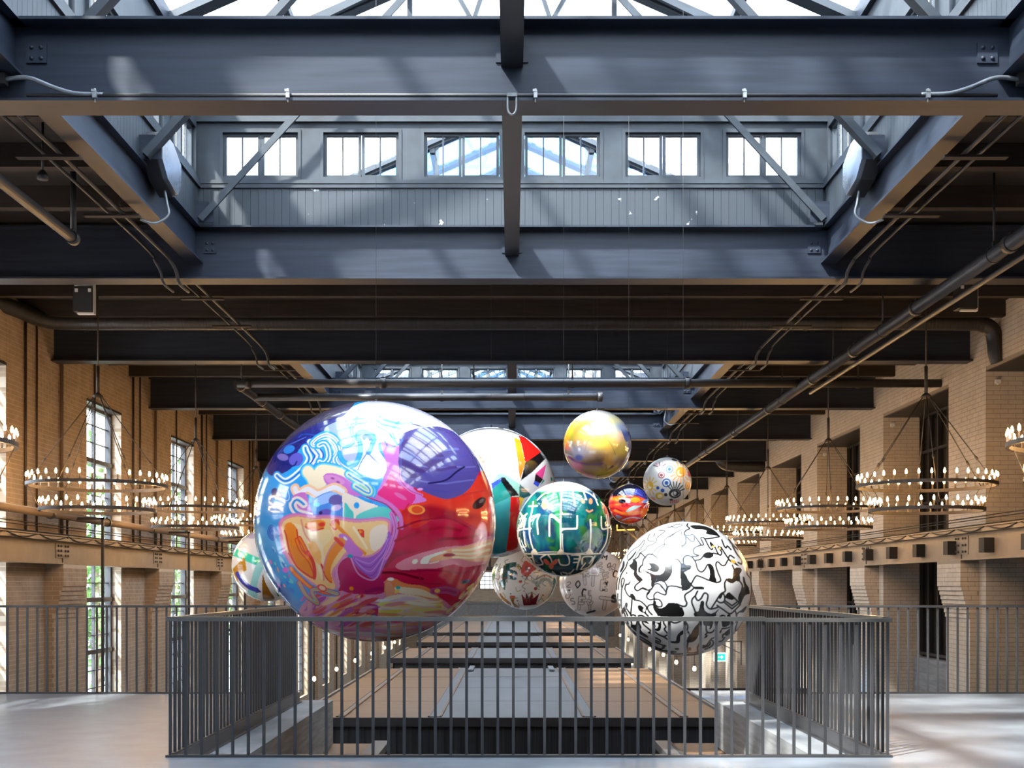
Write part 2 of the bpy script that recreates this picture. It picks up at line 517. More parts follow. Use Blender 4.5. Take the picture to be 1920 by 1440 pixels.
# vertical wall pipes let into the left wall
for n in range(-1, 5):
    for dy, r, z0, z1 in ((0.62, .022, 1.9, 5.4), (2.02, .028, 2.1, 5.4), (3.55, .016, 2.1, 5.4), (6.05 - BAY, .016, 1.9, 5.4)):
        yy = 16.95 + dy + BAY*n
        MB().tube([(-WX + r + .005, yy, z0), (-WX + r + .005, yy, z1)], r, 8).build('wall_conduit', M['iron'] if r != .028 else M['brown'], wall_l)

# ---- end walls
wf = MB()
wf.box(-8, 8, YE, YE + 0.4, ZG, 9.0)
wall_f = wf.build('wall_front', M['bricks_l'], kind='structure', label='grey brown masonry end wall at the far end of the hall')
for x0 in range(-7, 7, 2):
    MB().box(x0 + .03, x0 + 1.97, YE - .06, YE, -2.2, 0.0).build('stone_panel', M['concrete'], wall_f)
MB().box(-7.3, 7.3, YE - .12, YE, 0.02, 0.16).build('stone_band', M['concrete'], wall_f)
MB().box(-8, 8, YB - 0.4, YB, ZG, 9.0).build('wall_back', M['plaster'], kind='structure', label='unseen wall behind the viewer, made pale to bounce light forward')  # end wall out of view, pale finish added to bounce light forward

# ------------------------------------------------------------------ windows
WN = [0]
def wname():
    WN[0] += 1
    return 'window_%d' % WN[0]

# left wall windows: two columns of panes, thin bars, heavy transoms
rows = [4.50 - 0.315*i for i in range(23)]
zbot = -2.6
def lw_mesh():
    f = MB(); xg = -7.55
    L = WIN_B - WIN_A
    for yy in (0.03, L - 0.03): f.box(xg - .05, xg + .06, yy - .03, yy + .03, zbot, WIN_H)
    f.box(xg - .05, xg + .06, 0, L, WIN_H - .06, WIN_H); f.box(xg - .05, xg + .08, 0, L, zbot, zbot + .1)
    f.box(xg - .03, xg + .03, L*0.55 - .014, L*0.55 + .014, zbot, WIN_H)
    for z in rows[1:]: f.box(xg - .02, xg + .02, 0, L, z - .009, z + .009)
    for z in (3.53, 2.72, 1.88, 1.05, 0.12): f.box(xg - .06, xg + .09, 0, L, z - .04, z + .04)
    f.box(-7.56, -WX + .01, 0.0, L, WIN_H - .012, WIN_H + .03)             # steel lintel plate
    return f.mesh('window', M['rail'])
lwm = lw_mesh()
L = WIN_B - WIN_A
pm = []
for y0, y1 in ((0.05, L*.55 - .014), (L*.55 + .014, L - .05)):
    pm.append(MB().box(-7.553, -7.547, y0, y1, -.306, -.009).mesh('pane', M['glass']))
whole = MB().box(-7.553, -7.547, .05, L - .05, zbot, WIN_H - .03).mesh('pane', M['glass'])
for i, (a, b) in enumerate(wins):
    w = place(wname(), lwm, None, (0, a, 0), kind='structure', label='tall steel window in the left brick wall, %s in view' % ORD[int((a - 15)/5)] if a > 14 else 'tall steel window beside or behind the viewer')
    if 14.5 < a < 32:
        for m_ in pm:
            for z in rows[:-1]: place('pane', m_, w, (0, 0, z))
    else:
        place('pane', whole, w)

# right wall: black glazing at the back of each deep opening
L = OP_B - OP_A
f = MB(); xg = 8.06
for t in range(8): f.box(xg - .04, xg + .04, L*t/7 - .03, L*t/7 + .03, -.05, OP_H)
for z in (-.02, 0.9, 1.9, 2.9, 3.9, OP_H - .03): f.box(xg - .04, xg + .04, 0, L, z - .025, z + .025)
rwm = f.mesh('window', M['steel_dark'])
rwp = MB().box(xg + .02, xg + .05, 0, L, -.14, OP_H).mesh('pane', M['glass_dark'])
rwl = MB().box(WX + .03, 8.1, 0, L, OP_H - .015, OP_H - .002).mesh('lintel_plate', M['steel_dark'])
rwc = MB().box(7.9, 8.12, 0, L, ZG, -.09).mesh('parapet', M['concrete'])
for a, b in ops:
    w = place(wname(), rwm, None, (0, a, 0), kind='structure', label='black glazed screen deep in the %s right wall opening' % ORD[int((a - 9.6)/5)] if a > 9 else 'black glazed screen beside the viewer')
    place('pane', rwp, w); place('parapet', rwc, w); place('lintel_plate', rwl, w)

# ------------------------------------------------------------------ ceiling deck with purlins
cd = MB(); SKM = range(-1, 5)
sky_spans = [(GY(3*m - 1), GY(3*m + 1)) for m in SKM]
for s in (-1, 1): cd.box(s*3.78, s*WX, YB, YE, ZDECK, ZDECK + .12)
y = YB
for a, b in sky_spans:
    if b < YB: continue
    if a > y: cd.box(-3.78, 3.78, y, a, ZDECK, ZDECK + .12)
    y = b
if y < YE: cd.box(-3.78, 3.78, y, YE, ZDECK, ZDECK + .12)
ceil = cd.build('ceiling', M['deck'], kind='structure', label='dark timber deck ceiling between the skylights')
pur_s = MB().box(0, WX - 3.80, -.06, .06, 5.30, ZDECK).mesh('purlin', M['timber'])
pur_l = MB().box(-WX, WX, -.06, .06, 5.30, ZDECK).mesh('purlin', M['timber'])
for k in range(-2, 14):
    for q in (1.3, 2.5, 3.7):
        yy = GY(k) + q
        if any(a < yy < b for a, b in sky_spans):
            place('purlin', pur_s, ceil, (3.80, yy, 0)); place('purlin', pur_s, ceil, (-WX, yy, 0))
        else:
            place('purlin', pur_l, ceil, (0, yy, 0))

# ------------------------------------------------------------------ cross girders
def ibeam(b, axis, c, l0, l1, z0, z1, w, tw=.014, tf=.022):
    """I section along axis 'x' or 'y' at cross position c"""
    for p0, p1, a0, a1 in ((c - w/2, c + w/2, z0, z0 + tf), (c - w/2, c + w/2, z1 - tf, z1), (c - tw/2, c + tw/2, z0 + tf, z1 - tf)):
        if axis == 'x': b.box(l0, l1, p0, p1, a0, a1)
        else: b.box(p0, p1, l0, l1, a0, a1)
    return b
def rivet_mesh():
    b = MB(); b.lathe([(.0001, .014), (.010, .012), (.016, .006), (.018, 0)], 8)
    return b.mesh('rivet', M['steel'])
RIV = rivet_mesh()
gm = ibeam(MB(), 'x', 0, -WX + .0, WX - .0, ZB, ZT, .28).mesh('girder', M['steel'])
angm = MB().box(-.075, .075, -.014, 0, -.075, .075).mesh('angle_plate', M['steel'])
GIR = {}
GLAB = {0: 'wide navy girder across the top of the view, conduit along its lower flange',
        1: 'navy steel girder carrying the clerestory wall of the near skylight',
        2: 'black unlit girder just behind the thick wrapped duct'}
for k in range(-2, 15):
    if GY(k) > YE: continue
    lab = GLAB.get(k) or ('steel girder overhead behind the viewer, %s from the back wall' % ORD[k + 2] if k < 0 else '%s steel cross girder counted from the camera into the hall' % ORD[k])
    g = empty('girder', (0, GY(k), 0), lab, 'girder', 'cross girders under the roof')
    GIR[k] = g
    place('beam', gm, g)
    if k in (0, 1, 3, 4):
        for s in (-1, 1):
            a = place('angle_plate', angm, g, (s*3.53, -.008, 5.27))
            for dx, dz in ((-.035,-.04),(.035,.04),(-.035,.04),(.035,-.04)):
                place('rivet', RIV, a, (dx, -.014, dz), rot=(PI/2, 0, 0))

# ------------------------------------------------------------------ skylights
ZE = 7.25; PITCH = 0.44; ZR = ZE + 3.75*PITCH
def clerestory_window():
    f = MB(); W, H = .95, .59; w2, h2 = W/2, H/2
    t = .035
    for s in (-1, 1):
        f.box(s*w2, s*(w2 - t), -.06, .05, -h2, h2)
    f.box(-w2, w2, -.06, .05, h2 - t, h2); f.box(-w2, w2, -.06, .05, -h2, -h2 + t)
    fm = f.mesh('window', M['trim'])
    s_ = MB()
    for c in (-(w2 - t)/2, (w2 - t)/2):
        x0, x1 = c - (w2 - t)/2 + .004, c + (w2 - t)/2 - .004
        s_.box(x0, x0 + .032, -.02, .03, -h2 + t, h2 - t); s_.box(x1 - .032, x1, -.02, .03, -h2 + t, h2 - t)
        s_.box(x0, x1, -.02, .03, h2 - t - .032, h2 - t); s_.box(x0, x1, -.02, .03, -h2 + t, -h2 + t + .032)
        s_.box(c - .008, c + .008, -.015, .02, -h2 + t, h2 - t)
    sm = s_.mesh('sash', M['trim'])
    pw = (w2 - t)/2
    p = MB().box(-pw/2 + .02, pw/2 - .012, .0, .006, -h2 + t + .02, h2 - t - .02).mesh('pane', M['glass'])
    return fm, sm, p, [-1.5*pw, -.5*pw, .5*pw, 1.5*pw]
CWF, CWS, CWP, CWX = clerestory_window()
ZWIN = 6.345
def put_window(x, y, rz, lab):
    w = place(wname(), CWF, None, (x, y, ZWIN), rot=(0, 0, rz), kind='structure', label=lab)
    place('sash', CWS, w)
    for cx in CWX: place('pane', CWP, w, (cx, 0, 0))
WXS = [-2.94, -1.764, -.588, .588, 1.764, 2.94]
board_m = MB().box(-.0443, .0443, -.03, 0, 5.49, 5.95).mesh('board', M['chip'])
def end_wall(y, m, inward, detail):
    """inward = -1: face seen from the camera side"""
    w = empty('wall_clerestory', (0, y, 0), kind='structure', label='clerestory end wall with six windows')
    b = MB(); X = 3.70
    b.box(-X, X, .0, .10, 5.487, 5.96)
    b.box(-X, X, -.05, .10, 5.95, 6.045); b.box(-X, X, -.06, -.02, 6.0, 6.03)
    b.box(-X, X, -.02, .10, 6.645, ZE + .02)
    b.box(-X, X, -.06, .02, 6.72, 6.80)
    prev = -X
    for wx in WXS + [None]:
        nx = X if wx is None else wx - .475
        b.box(prev, nx, -.02, .10, 6.045, 6.645)
        prev = None if wx is None else wx + .475
    b.build('framing', M['trim'], w)
    if detail:
        n = int(2*X/.0916)
        for i in range(n): place('board', board_m, w, (-X + .05 + .0916*i, 0, 0))
    for i, wx in enumerate(WXS):
        put_window(wx, y + .03, 0, '%s clerestory window from the left in the end wall of the %s skylight' % (ORD[i], ORD[max(m, 0)]))
    # gable above
    g = MB()
    for s in (-1, 1):
        g.bar((s*3.75, .05, ZE), (0, .05, ZR), .10, .14, up=(0,1,0))
    for x in (-2.4, -1.2, 0, 1.2, 2.4):
        g.box(x - .03, x + .03, .02, .08, ZE, ZR - abs(x)*PITCH)
    g.build('gable_frame', M['trim'], w)
    xs = [-3.6, -2.4, -1.2, 0, 1.2, 2.4, 3.6]
    for x0, x1 in zip(xs[:-1], xs[1:]):
        z0, z1 = ZR - abs(x0)*PITCH - .05, ZR - abs(x1)*PITCH - .05
        MB().prism([(x0, .045, ZE), (x1, .045, ZE), (x1, .045, max(z1, ZE)), (x0, .045, max(z0, ZE))], (0, .01, 0)).build('pane', M['glass_blue'] if m == 1 and inward > 0 else M['glass'], w)
    return w
raf = MB()
raf.bar((-3.80, 0, ZE), (0, 0, ZR + .02), .08, .20, up=(0,1,0)); raf.bar((3.80, 0, ZE), (0, 0, ZR + .02), .08, .20, up=(0,1,0))
rafm = raf.mesh('rafter', M['trim'])
pn = {}
for s in (-1, 1):
    pn[s] = MB().prism([(s*3.85, 0, ZE + .04), (0, 0, ZR + .09), (0, 1.19, ZR + .09), (s*3.85, 1.19, ZE + .04)], (0, 0, .01)).mesh('pane', M['glass'])
def skylight(m):
    y0, y1 = GY(3*m - 1), GY(3*m + 1)
    L = y1 - y0; nm = ORD[max(m, 0)] if m >= 0 else 'rear'
    near = m == 0
    end_wall(y1, m, -1, near)
    if m >= 0: end_wall(y0, m, 1, False)
    # side walls
    for s in (-1, 1):
        sd = 'left' if s < 0 else 'right'
        w = empty('wall_clerestory', (0, 0, 0), kind='structure', label='%s clerestory side wall of the %s skylight' % (sd, nm))
        b = MB(); xi, xo = 3.68, 3.78
        b.box(s*xi, s*xo, y0, y1, 5.487, 5.96); b.box(s*(xi - .05), s*xo, y0, y1, 5.95, 6.045)
        b.box(s*xi, s*xo, y0, y1, 6.645, ZE)
        nw = 8; pitch = L / nw; prev = y0
        for i in range(nw + 1):
            c = y0 + pitch*(i + .5)
            nx = y1 if i == nw else c - .475
            b.box(s*xi, s*xo, prev, nx, 6.045, 6.645); prev = c + .475
            if i < nw:
                put_window(s*(xi + .03), c, s*PI/2 * -1, '%s side clerestory window of the %s skylight, %s from its camera end' % (sd, nm, ORD[i]))
        b.build('framing', M['trim'], w)
        bd = MB(); nb = int(L / .0916)
        for i in range(nb):
            bd.box(s*(xi - .02), s*xi, y0 + .0916*i + .004, y0 + .0916*(i+1), 5.49, 5.95)
        tag(bd.build('boarding', M['trim'], w), kind='stuff')
        MB().box(s*(3.62), s*3.92, y0, y1, ZE - .02, ZE + .16).build('eaves_beam', M['steel'], w)
        # edge beam along the opening
        e = empty('edge_beam', (0, 0, 0), '%s navy edge beam along the %s skylight opening' % (sd, nm), 'beam', 'skylight edge beams')
        for k0, k1 in ((3*m - 1, 3*m), (3*m, 3*m + 1)):
            ibeam(MB(), 'y', s*3.70, GY(k0) + .01, GY(k1) - .01, 5.075, ZT, .18).build('beam', M['steel'], e)
    # centre beam
    e = empty('centre_beam', (0, 0, 0), 'narrow centre beam running lengthways through the %s skylight' % nm, 'beam', 'skylight centre beams')
    for k0, k1 in ((3*m - 1, 3*m), (3*m, 3*m + 1)):
        ibeam(MB(), 'y', 0, GY(k0) + .01, GY(k1) - .01, 5.17, ZT, .165).build('beam', M['steel_dark'], e)
        MB().box(-.12, .12, GY(k1) - .02, GY(k1) - .008, 5.20, 5.40).build('end_plate', M['steel'], e)
    # glazed roof
    r = empty('glass_roof', (0, 0, 0), 'pitched glass roof with steel rafters over the %s skylight' % nm, 'glass roof', 'glazed skylight roofs')
    nr = 8
    for i in range(nr + 1): place('rafter', rafm, r, (0, y0 + L*i/nr, 0))
    for i in range(nr):
        for s in (-1, 1): place('pane', pn[s], r, (0, y0 + L*i/nr + .03, 0))
    MB().box(-.08, .08, y0, y1, ZR - .08, ZR + .10).build('ridge', M['trim'], r)
    for s in (-1, 1):
        for t in (.33, .66):
            MB().box(s*(3.75*(1-t)) - .04, s*(3.75*(1-t)) + .04, y0, y1, ZE + 3.75*t*PITCH - .12, ZE + 3.75*t*PITCH - .02).build('purlin', M['trim'], r)
    # inclined struts with riveted gussets
    for yy in ((3.0, 5.55, 7.75, 9.75) if m >= 0 else (5.0, 9.75)):
        t = empty('roof_truss', (0, y0 + yy, 0), 'steel strut frame leaning in under the %s skylight, %s from its camera end' % (nm, ORD[[3.0, 5.55, 7.75, 9.75].index(yy)] if m >= 0 else ('middle' if yy == 5.0 else 'end')), 'truss', 'skylight strut frames')
        for s in (-1, 1):
            MB().bar((s*3.58, 0, 5.52), (s*.85, 0, 8.50), .075, .03 if yy > 9 else .11, up=(0,1,0)).build('strut', M['trim'], t)
            MB().bar((s*.85, .05, 8.50), (s*2.3, .05, 7.80), .05, .05, up=(0,1,0)).build('web', M['trim'], t)
            MB().bar((s*.45, .05, 7.80), (s*.85, .05, 8.50), .05, .06, up=(0,1,0)).build('web', M['trim'], t)
            MB().bar((s*.45, .05, 7.80), (s*.12, .05, 8.80), .05, .06, up=(0,1,0)).build('web', M['trim'], t)
            g = MB().prism([(s*3.66, .04, 5.50), (s*3.44, .04, 5.50), (s*3.44, .04, 5.66), (s*3.50, .04, 5.74), (s*3.66, .04, 5.74)], (0, .012, 0)).build('gusset', M['steel'], t)
            for q in range(3): place('rivet', RIV, g, (s*(3.61 - .055*q), .04, 5.555 + .06*q), rot=(PI/2, 0, 0))
            if yy < 9:
                MB().bar((s*.85, 0, 8.50), (s*.45, 0, 7.80), .05, .06, up=(0,1,0)).build('web', M['trim'], t)
        MB().bar((-2.3, .05, 7.80), (2.3, .05, 7.80), .05, .05).build('tie', M['trim'], t)
for m in SKM: skylight(m)

def smooth_path(pts, n=8):
    pts = [Vector(p) for p in pts]; out = []
    for i in range(len(pts) - 1):
        p0 = pts[max(i-1, 0)]; p1 = pts[i]; p2 = pts[i+1]; p3 = pts[min(i+2, len(pts)-1)]
        for j in range(n):
            t = j / n
            out.append(0.5*((2*p1) + (p2 - p0)*t + (2*p0 - 5*p1 + 4*p2 - p3)*t*t + (3*p1 - p0 - 3*p2 + p3)*t**3))
    out.append(pts[-1])
    return out

# ------------------------------------------------------------------ railings
def baluster_mesh(h, w=.021):
    return MB().box(-w/2, w/2, -w/2, w/2, 0.0, h).mesh('baluster', M['rail'])
BAL = baluster_mesh(1.05)
SP = 0.1197
fr = empty('railing', (0, RY0, 0), 'charcoal metal railing along the front of the opening, facing the viewer', 'railing', 'gallery railings')
xs = 1433 - 960.0; xs = xs * RY0 / F
MB().box(RX0 - .03, xs, -.028, .028, 1.042, 1.075).build('top_rail', M['railtop'], fr)
MB().box(xs, RX1 + .03, -.024, .024, 1.036, 1.066).build('top_rail', M['railtop'], fr)
MB().box(RX0 - .03, RX1 + .03, -.03, .03, 0.0, .018).build('base_bar', M['rail'], fr)
n = int(round((RX1 - RX0) / SP))
for i in range(n + 1): place('baluster', BAL, fr, (RX0 + (RX1 - RX0)*i/n, 0, 0))
for X, s, lab in ((RX0, 1, 'charcoal metal railing along the left side of the opening'), (RX1, -1, 'charcoal metal railing along the right side of the opening')):
    r = empty('railing', (X, 0, 0), lab, 'railing', 'gallery railings')
    MB().box(-.028, .028, RY0 + .03, RY1 + .03, 1.042, 1.075).build('top_rail', M['railtop'], r)
    MB().box(-.02, .02, RY0 + .03, RY1 + .06, -.0, .025).build('base_bar', M['rail'], r)
    MB().box(s*.02, s*.034, RY0 + .03, RY1 + .10, -.112, .012).build('edge_channel', M['rail'], r)
    MB().box(s*.034, s*.06, RY0 + .03, RY1 + .10, -.112, -.098).build('channel_lip', M['rail'], r)
    n = int(round((RY1 - RY0) / SP))
    for i in range(1, n + 1): place('baluster', BAL, r, (0, RY0 + (RY1 - RY0)*i/n, 0))
for x0, x1, lab in ((-7.2, RX0, 'charcoal metal railing along the far edge of the left gallery'), (RX1, 7.2, 'charcoal metal railing along the far edge of the right gallery')):
    r = empty('railing', (0, RY1 + .02, 0), lab, 'railing', 'gallery railings')
    MB().box(x0, x1, -.025, .025, 1.045, 1.072).build('top_rail', M['rail'], r)
    MB().box(x0, x1, -.02, .02, 0, .02).build('base_bar', M['rail'], r)
    n = int(abs(x1 - x0) / SP)
    for i in range(1, n): place('baluster', BAL, r, (x0 + (x1 - x0)*i/n, 0, 0))

# ------------------------------------------------------------------ conduit on the front girder
yf = GY(0) - .14
cz = ZB + .022 + .022
cdt = empty('conduit', (0, 0, 0), 'thin conduit clipped along the lower flange of the front girder', 'conduit')
MB().tube([(-3.56, yf + .02, cz), (3.56, yf + .02, cz)], .016, 8).build('pipe', M['pipe'], cdt)
def clamp_mesh():
    b = MB(); b.box(-.013, .013, -.02, .02, -.03, .022); b.box(-.02, .008, -.025, -.012, .012, .03)
    b.lathe([(.0001, .042), (.009, .04), (.010, .03), (.008, .022)], 8); b.lathe([(.005, -.03), (.006, -.055), (.0001, -.06)], 6)
    return b.mesh('clamp', M['chrome'])
CLM = clamp_mesh()
for px in (178, 540, 1004, 1396, 1740):
    place('clamp', CLM, cdt, ((px - 960)*yf/F, yf, cz))
for s, lab in ((-1, 'left flexible conduit curving down onto the front girder'), (1, 'right flexible conduit curving down onto the front girder')):
    pts = [(s*3.72, yf + .0, 5.02), (s*3.60, yf - .01, 5.03), (s*3.50, yf - .02, 5.015), (s*3.35, yf, 4.96), (s*3.20, yf + .01, cz + .01), (s*3.0, yf + .02, cz + .006)]
    t = empty('flex_conduit', (0, 0, 0), lab, 'conduit')
    MB().tube(smooth_path(pts, 6), .017, 8).build('hose', M['galv'], t)
    MB().box(s*3.70, s*3.80, yf - .03, yf + .03, 4.98, 5.06).build('junction_box', M['steel_dark'], t)
hk = MB()
hk.tube(smooth_path([(-.03, yf - .02, 4.90), (-.03, yf - .02, 4.79), (0, yf - .02, 4.755), (.03, yf - .02, 4.79), (.03, yf - .02, 4.90)], 5), .008, 6)
hk.box(-.035, .035, yf - .035, yf - .01, 4.885, 4.91)
hk.build('shackle', M['galv'], label='small steel shackle hanging at the middle of the front girder', cat='shackle')

# ------------------------------------------------------------------ floodlights on the skylight edge beams
def floodlight(s, Y, lab, scale=1.0):
    t = empty('floodlight', (s*3.64, Y, 5.58), lab, 'floodlight', 'skylight floodlights')
    prof = [(-.10, -.06), (-.10, .12), (.02, .25), (.30, .25), (.60, .12), (.60, -.10), (.46, -.26), (.10, -.20)]
    MB().prism([(0, y, z) for y, z in prof], (-s*.14, 0, 0)).build('housing', M['steel_dark'], t)
    MB().prism([(-s*.14, .25 + (y - .25)*.94, z*.94) for y, z in prof], (-s*.05, 0, 0)).build('lens', M['galvl'], t)
    MB().bar((0, .1, -.02), (s*.05, .1, -.06), .06, .03).build('bracket', M['steel_dark'], t)
    pts = [(-s*.10, .30, -.24), (-s*.12, .30, -.36), (-s*.14, .28, -.50), (-s*.02, .22, -.60), (s*.10, .15, -.58)]
    MB().tube(smooth_path(pts, 6), .014, 8).build('cable', M['galv'], t)
M['galvl'] = mat('floodlight_glass', (0.10, 0.12, 0.15), 0.22, noise=0.2, nscale=3, spec=0.8)
for m in (0, 1, 2):
    y = GY(3*m) + 2.93
    floodlight(-1, y, 'grey hexagonal floodlight on the left edge beam of the %s skylight' % ORD[m])
    floodlight(1, y, 'grey hexagonal floodlight on the right edge beam of the %s skylight' % ORD[m])

# conduits under the edge beams, bending onto the girders
for k in range(0, 8):
    for s in (-1, 1):
        t = empty('conduit', (0, 0, 0), 'pair of conduits running under the %s skylight edge to the %s girder' % ('left' if s < 0 else 'right', ORD[k+1]), 'conduit', 'edge conduits')
        for q, (dx, r) in enumerate(((.18, .020), (.36, .016))):
            x = s*(3.70 + dx)
            yb = GY(k + 1)
            pts = [(x, GY(k) + .2, 5.02 + .04*q), (x, yb - .9, 5.02 + .04*q), (x - s*.02, yb - .45, 4.98), (x - s*.04, yb - .30, 4.90), (x - s*.04, yb - .2, 4.80), (x - s*.04, yb + .2, 4.80)]
            MB().tube(smooth_path(pts, 5), r, 7).build('pipe', M['pipe'] if q else M['pipe'], t)
        ch = MB(); ch.box(s*3.70, s*4.25, GY(k) + 2.9, GY(k) + 2.98, 4.98, 5.0); ch.box(s*3.70, s*4.25, GY(k) + 1.3, GY(k) + 1.38, 4.98, 5.0)
        ch.build('strut_channel', M['timber'], t)

# ------------------------------------------------------------------ sprinkler pipes
def hanger(parent, x, y, z, ztop, r):
    b = MB(); b.tube([(x, y, z + r), (x, y, ztop)], .012, 6)
    pts = [(x + (r + .006)*math.cos(a), y, z + (r + .006)*math.sin(a)) for a in np.linspace(0, 2*PI, 14)]
    b.tube(pts, .008, 5); b.box(x - .018, x + .018, y - .018, y + .018, z + r, z + r + .06)
    b.build('hanger', M['pipe'], parent)
def coupling(parent, p, axis, r):
    b = MB(); d = Vector((1,0,0)) if axis == 'x' else Vector((0,1,0))
    b.tube([Vector(p) - d*.045, Vector(p) + d*.045], r + .014, 14)
    o = Vector((0, 0, r + .02)); b.bar(Vector(p) + o - d*.03, Vector(p) + o + d*.03, .03, .03)
    b.build('coupling', M['pipe'], parent)
zr = EYE + 3.37
t = empty('main_pipe', (0, 0, 0), 'long grey sprinkler main running away down the right of the ceiling', 'pipe')
MB().tube([(4.93, 4.0, zr), (4.93, 62.0, zr)], .078, 18).build('pipe', M['pipe'], t)
for yy in (11.6, 14.3, 16.9, 19.2, 22.5, 26.0, 29.5, 33, 38, 43): coupling(t, (4.93, yy, zr), 'y', .078)
for yy in (12.0, 15.6, 18.0, 21.4, 25.6, 30.6, 35.6, 40.6): hanger(t, 4.93, yy, zr, ZDECK, .078)
MB().tube([(5.06, 4, zr - .12), (5.06, 19.9, zr - .12)], .03, 10).build('branch', M['pipe'], t)
zl = EYE + 3.42
t = empty('main_pipe', (0, 0, 0), 'grey sprinkler main running away on the left, behind the largest ball', 'pipe')
MB().tube([(-4.68, 20.0, zl), (-4.68, 62.0, zl)], .075, 18).build('pipe', M['pipe'], t)
for yy in (20.2, 21.9, 23.6, 26.5, 30): coupling(t, (-4.68, yy, zl), 'y', .075)
for yy in (20.3, 25.6, 30.6): hanger(t, -4.68, yy, zl, ZDECK, .075)
t = empty('cross_pipe', (0, 20.0, 0), 'dark cross pipe joining the left and right sprinkler mains', 'pipe')
MB().tube([(-4.68, 0, zl + .01), (7.31, 0, zl + .01)], .072, 16).build('pipe', M['pipe'], t)
for x in (-2.2, 4.93, 3.0, -4.5): coupling(t, (x, 0, zl + .01), 'x', .072)
for x in (-.65, 1.03, 5.9): hanger(t, x, 0, zl + .01, ZDECK, .072)
t = empty('cross_pipe', (0, 21.3, 0), 'shorter dark cross pipe ending in a cap above the yellow ball', 'pipe')
MB().tube([(-4.68, 0, zl - .02), (1.62, 0, zl - .02)], .066, 16).build('pipe', M['pipe'], t)
coupling(t, (1.60, 0, zl - .02), 'x', .07)
for x in (-1.27, 1.03): hanger(t, x, 0, zl - .02, ZDECK, .066)
t = empty('main_pipe', (0, 0, 0), 'brown pipe on the upper left ending at a drop rod', 'pipe')
MB().tube([(-4.30, 4.0, EYE + 3.39), (-4.30, 11.5, EYE + 3.39)], .05, 14).build('pipe', M['pipe'], t)
MB().tube([(-4.30, 11.5, EYE + 3.39), (-4.30, 11.5, ZDECK)], .03, 10).build('riser', M['pipe'], t)
coupling(t, (-4.30, 11.48, EYE + 3.39), 'y', .05)
hanger(t, -4.30, 8.9, EYE + 3.39, ZDECK, .05)
# sprinkler heads on the dark ceiling
for i, (px, py, D) in enumerate(((26, 310, 11.3), (112, 388, 12.6), (80, 330, 10.4))):
    p = P(px, py, D); b = MB(); b.tube([p, (p.x, p.y, ZDECK)], .012, 6); b.lathe([(.0001, -.03), (.05, -.03), (.05, .01), (.02, .05)], 10, at=p)
    b.build('ceiling_spotlight', M['steel_dark'], label='small black spotlight on a rod under the dark ceiling, %s of three at upper left' % ORD[i], cat='spotlight', group='ceiling spotlights')

# ------------------------------------------------------------------ thick wrapped duct
dz = EYE + (HZ - 604)*17.6/F
t = empty('wrapped_duct', (0, 0, 0), 'thick black wrapped duct crossing the whole hall below the near skylight', 'duct')
pts = [(-8.0, 15.6, dz + .10), (-7.55, 16.4, dz + .12), (-7.25, 17.0, dz + .08), (-6.95, 17.45, dz), (-6.5, 17.6, dz), (-5.5, 17.6, dz), (0, 17.6, dz), (5.5, 17.6, dz), (6.7, 17.6, dz - .01), (7.05, 17.6, dz - .03), (7.22, 17.6, dz - .16), (7.26, 17.6, dz - .45), (7.30, 17.6, dz - .60)]
MB().tube(smooth_path(pts, 6), .118, 18).build('duct', M['duct'], t)
for x in (-5.2, -2, 1.6, 4.4, 6.6): hanger(t, x, 17.6, dz, ZDECK, .118)
t = empty('wall_duct', (0, 0, 0), 'black duct elbow dropping into the right wall beyond the main pipe', 'duct')
d2 = 34.0; z2 = EYE + (HZ - 868)*d2/F
pts = [(7.3, d2, z2 - .1), (6.6, d2, z2 - .1), (6.15, d2, z2 - .02), (6.0, d2, z2 + .3), (6.0, d2, z2 + .9)]
MB().tube(smooth_path(pts, 6), .17, 14).build('duct', M['duct'], t)

# ------------------------------------------------------------------ loudspeakers
def speaker(x, y, z, lab):
    t = empty('loudspeaker', (x, y, z), lab, 'loudspeaker', 'ceiling loudspeakers')
    w, h = .115, .15
    MB().box(-w, w, -.06, .13, -h, h).build('cabinet', M['steel_dark'], t)
    b = MB(); g = .02
    b.box(w, w + .016, -.03, .03, -h - .02, h + .03); b.box(-w + .04, w + .016, -.03, .03, -h - .03, -h - .012)
    b.box(-w, w + .016, -.03, .03, h + .02, h + .045)
    b.build('bracket', M['white'], t)
    MB().lathe([(.055, h + .045), (.055, h + .10), (.03, h + .12), (.012, h + .13), (.012, ZDECK - z)], 12).build('mount', M['white'], t)
    for q in (-.09, .07): MB().box(q, q + .035, -.07, -.055, h - .07, h - .03).build('clip', M['white'], t)
p = P(158, 562, 14.25); speaker(p.x, p.y, p.z, 'dark loudspeaker in a white bracket under the girder at upper left')
p = P(1812, 556, 14.25); speaker(p.x, p.y, p.z, 'dark loudspeaker in a white bracket at right, partly behind the main pipe')

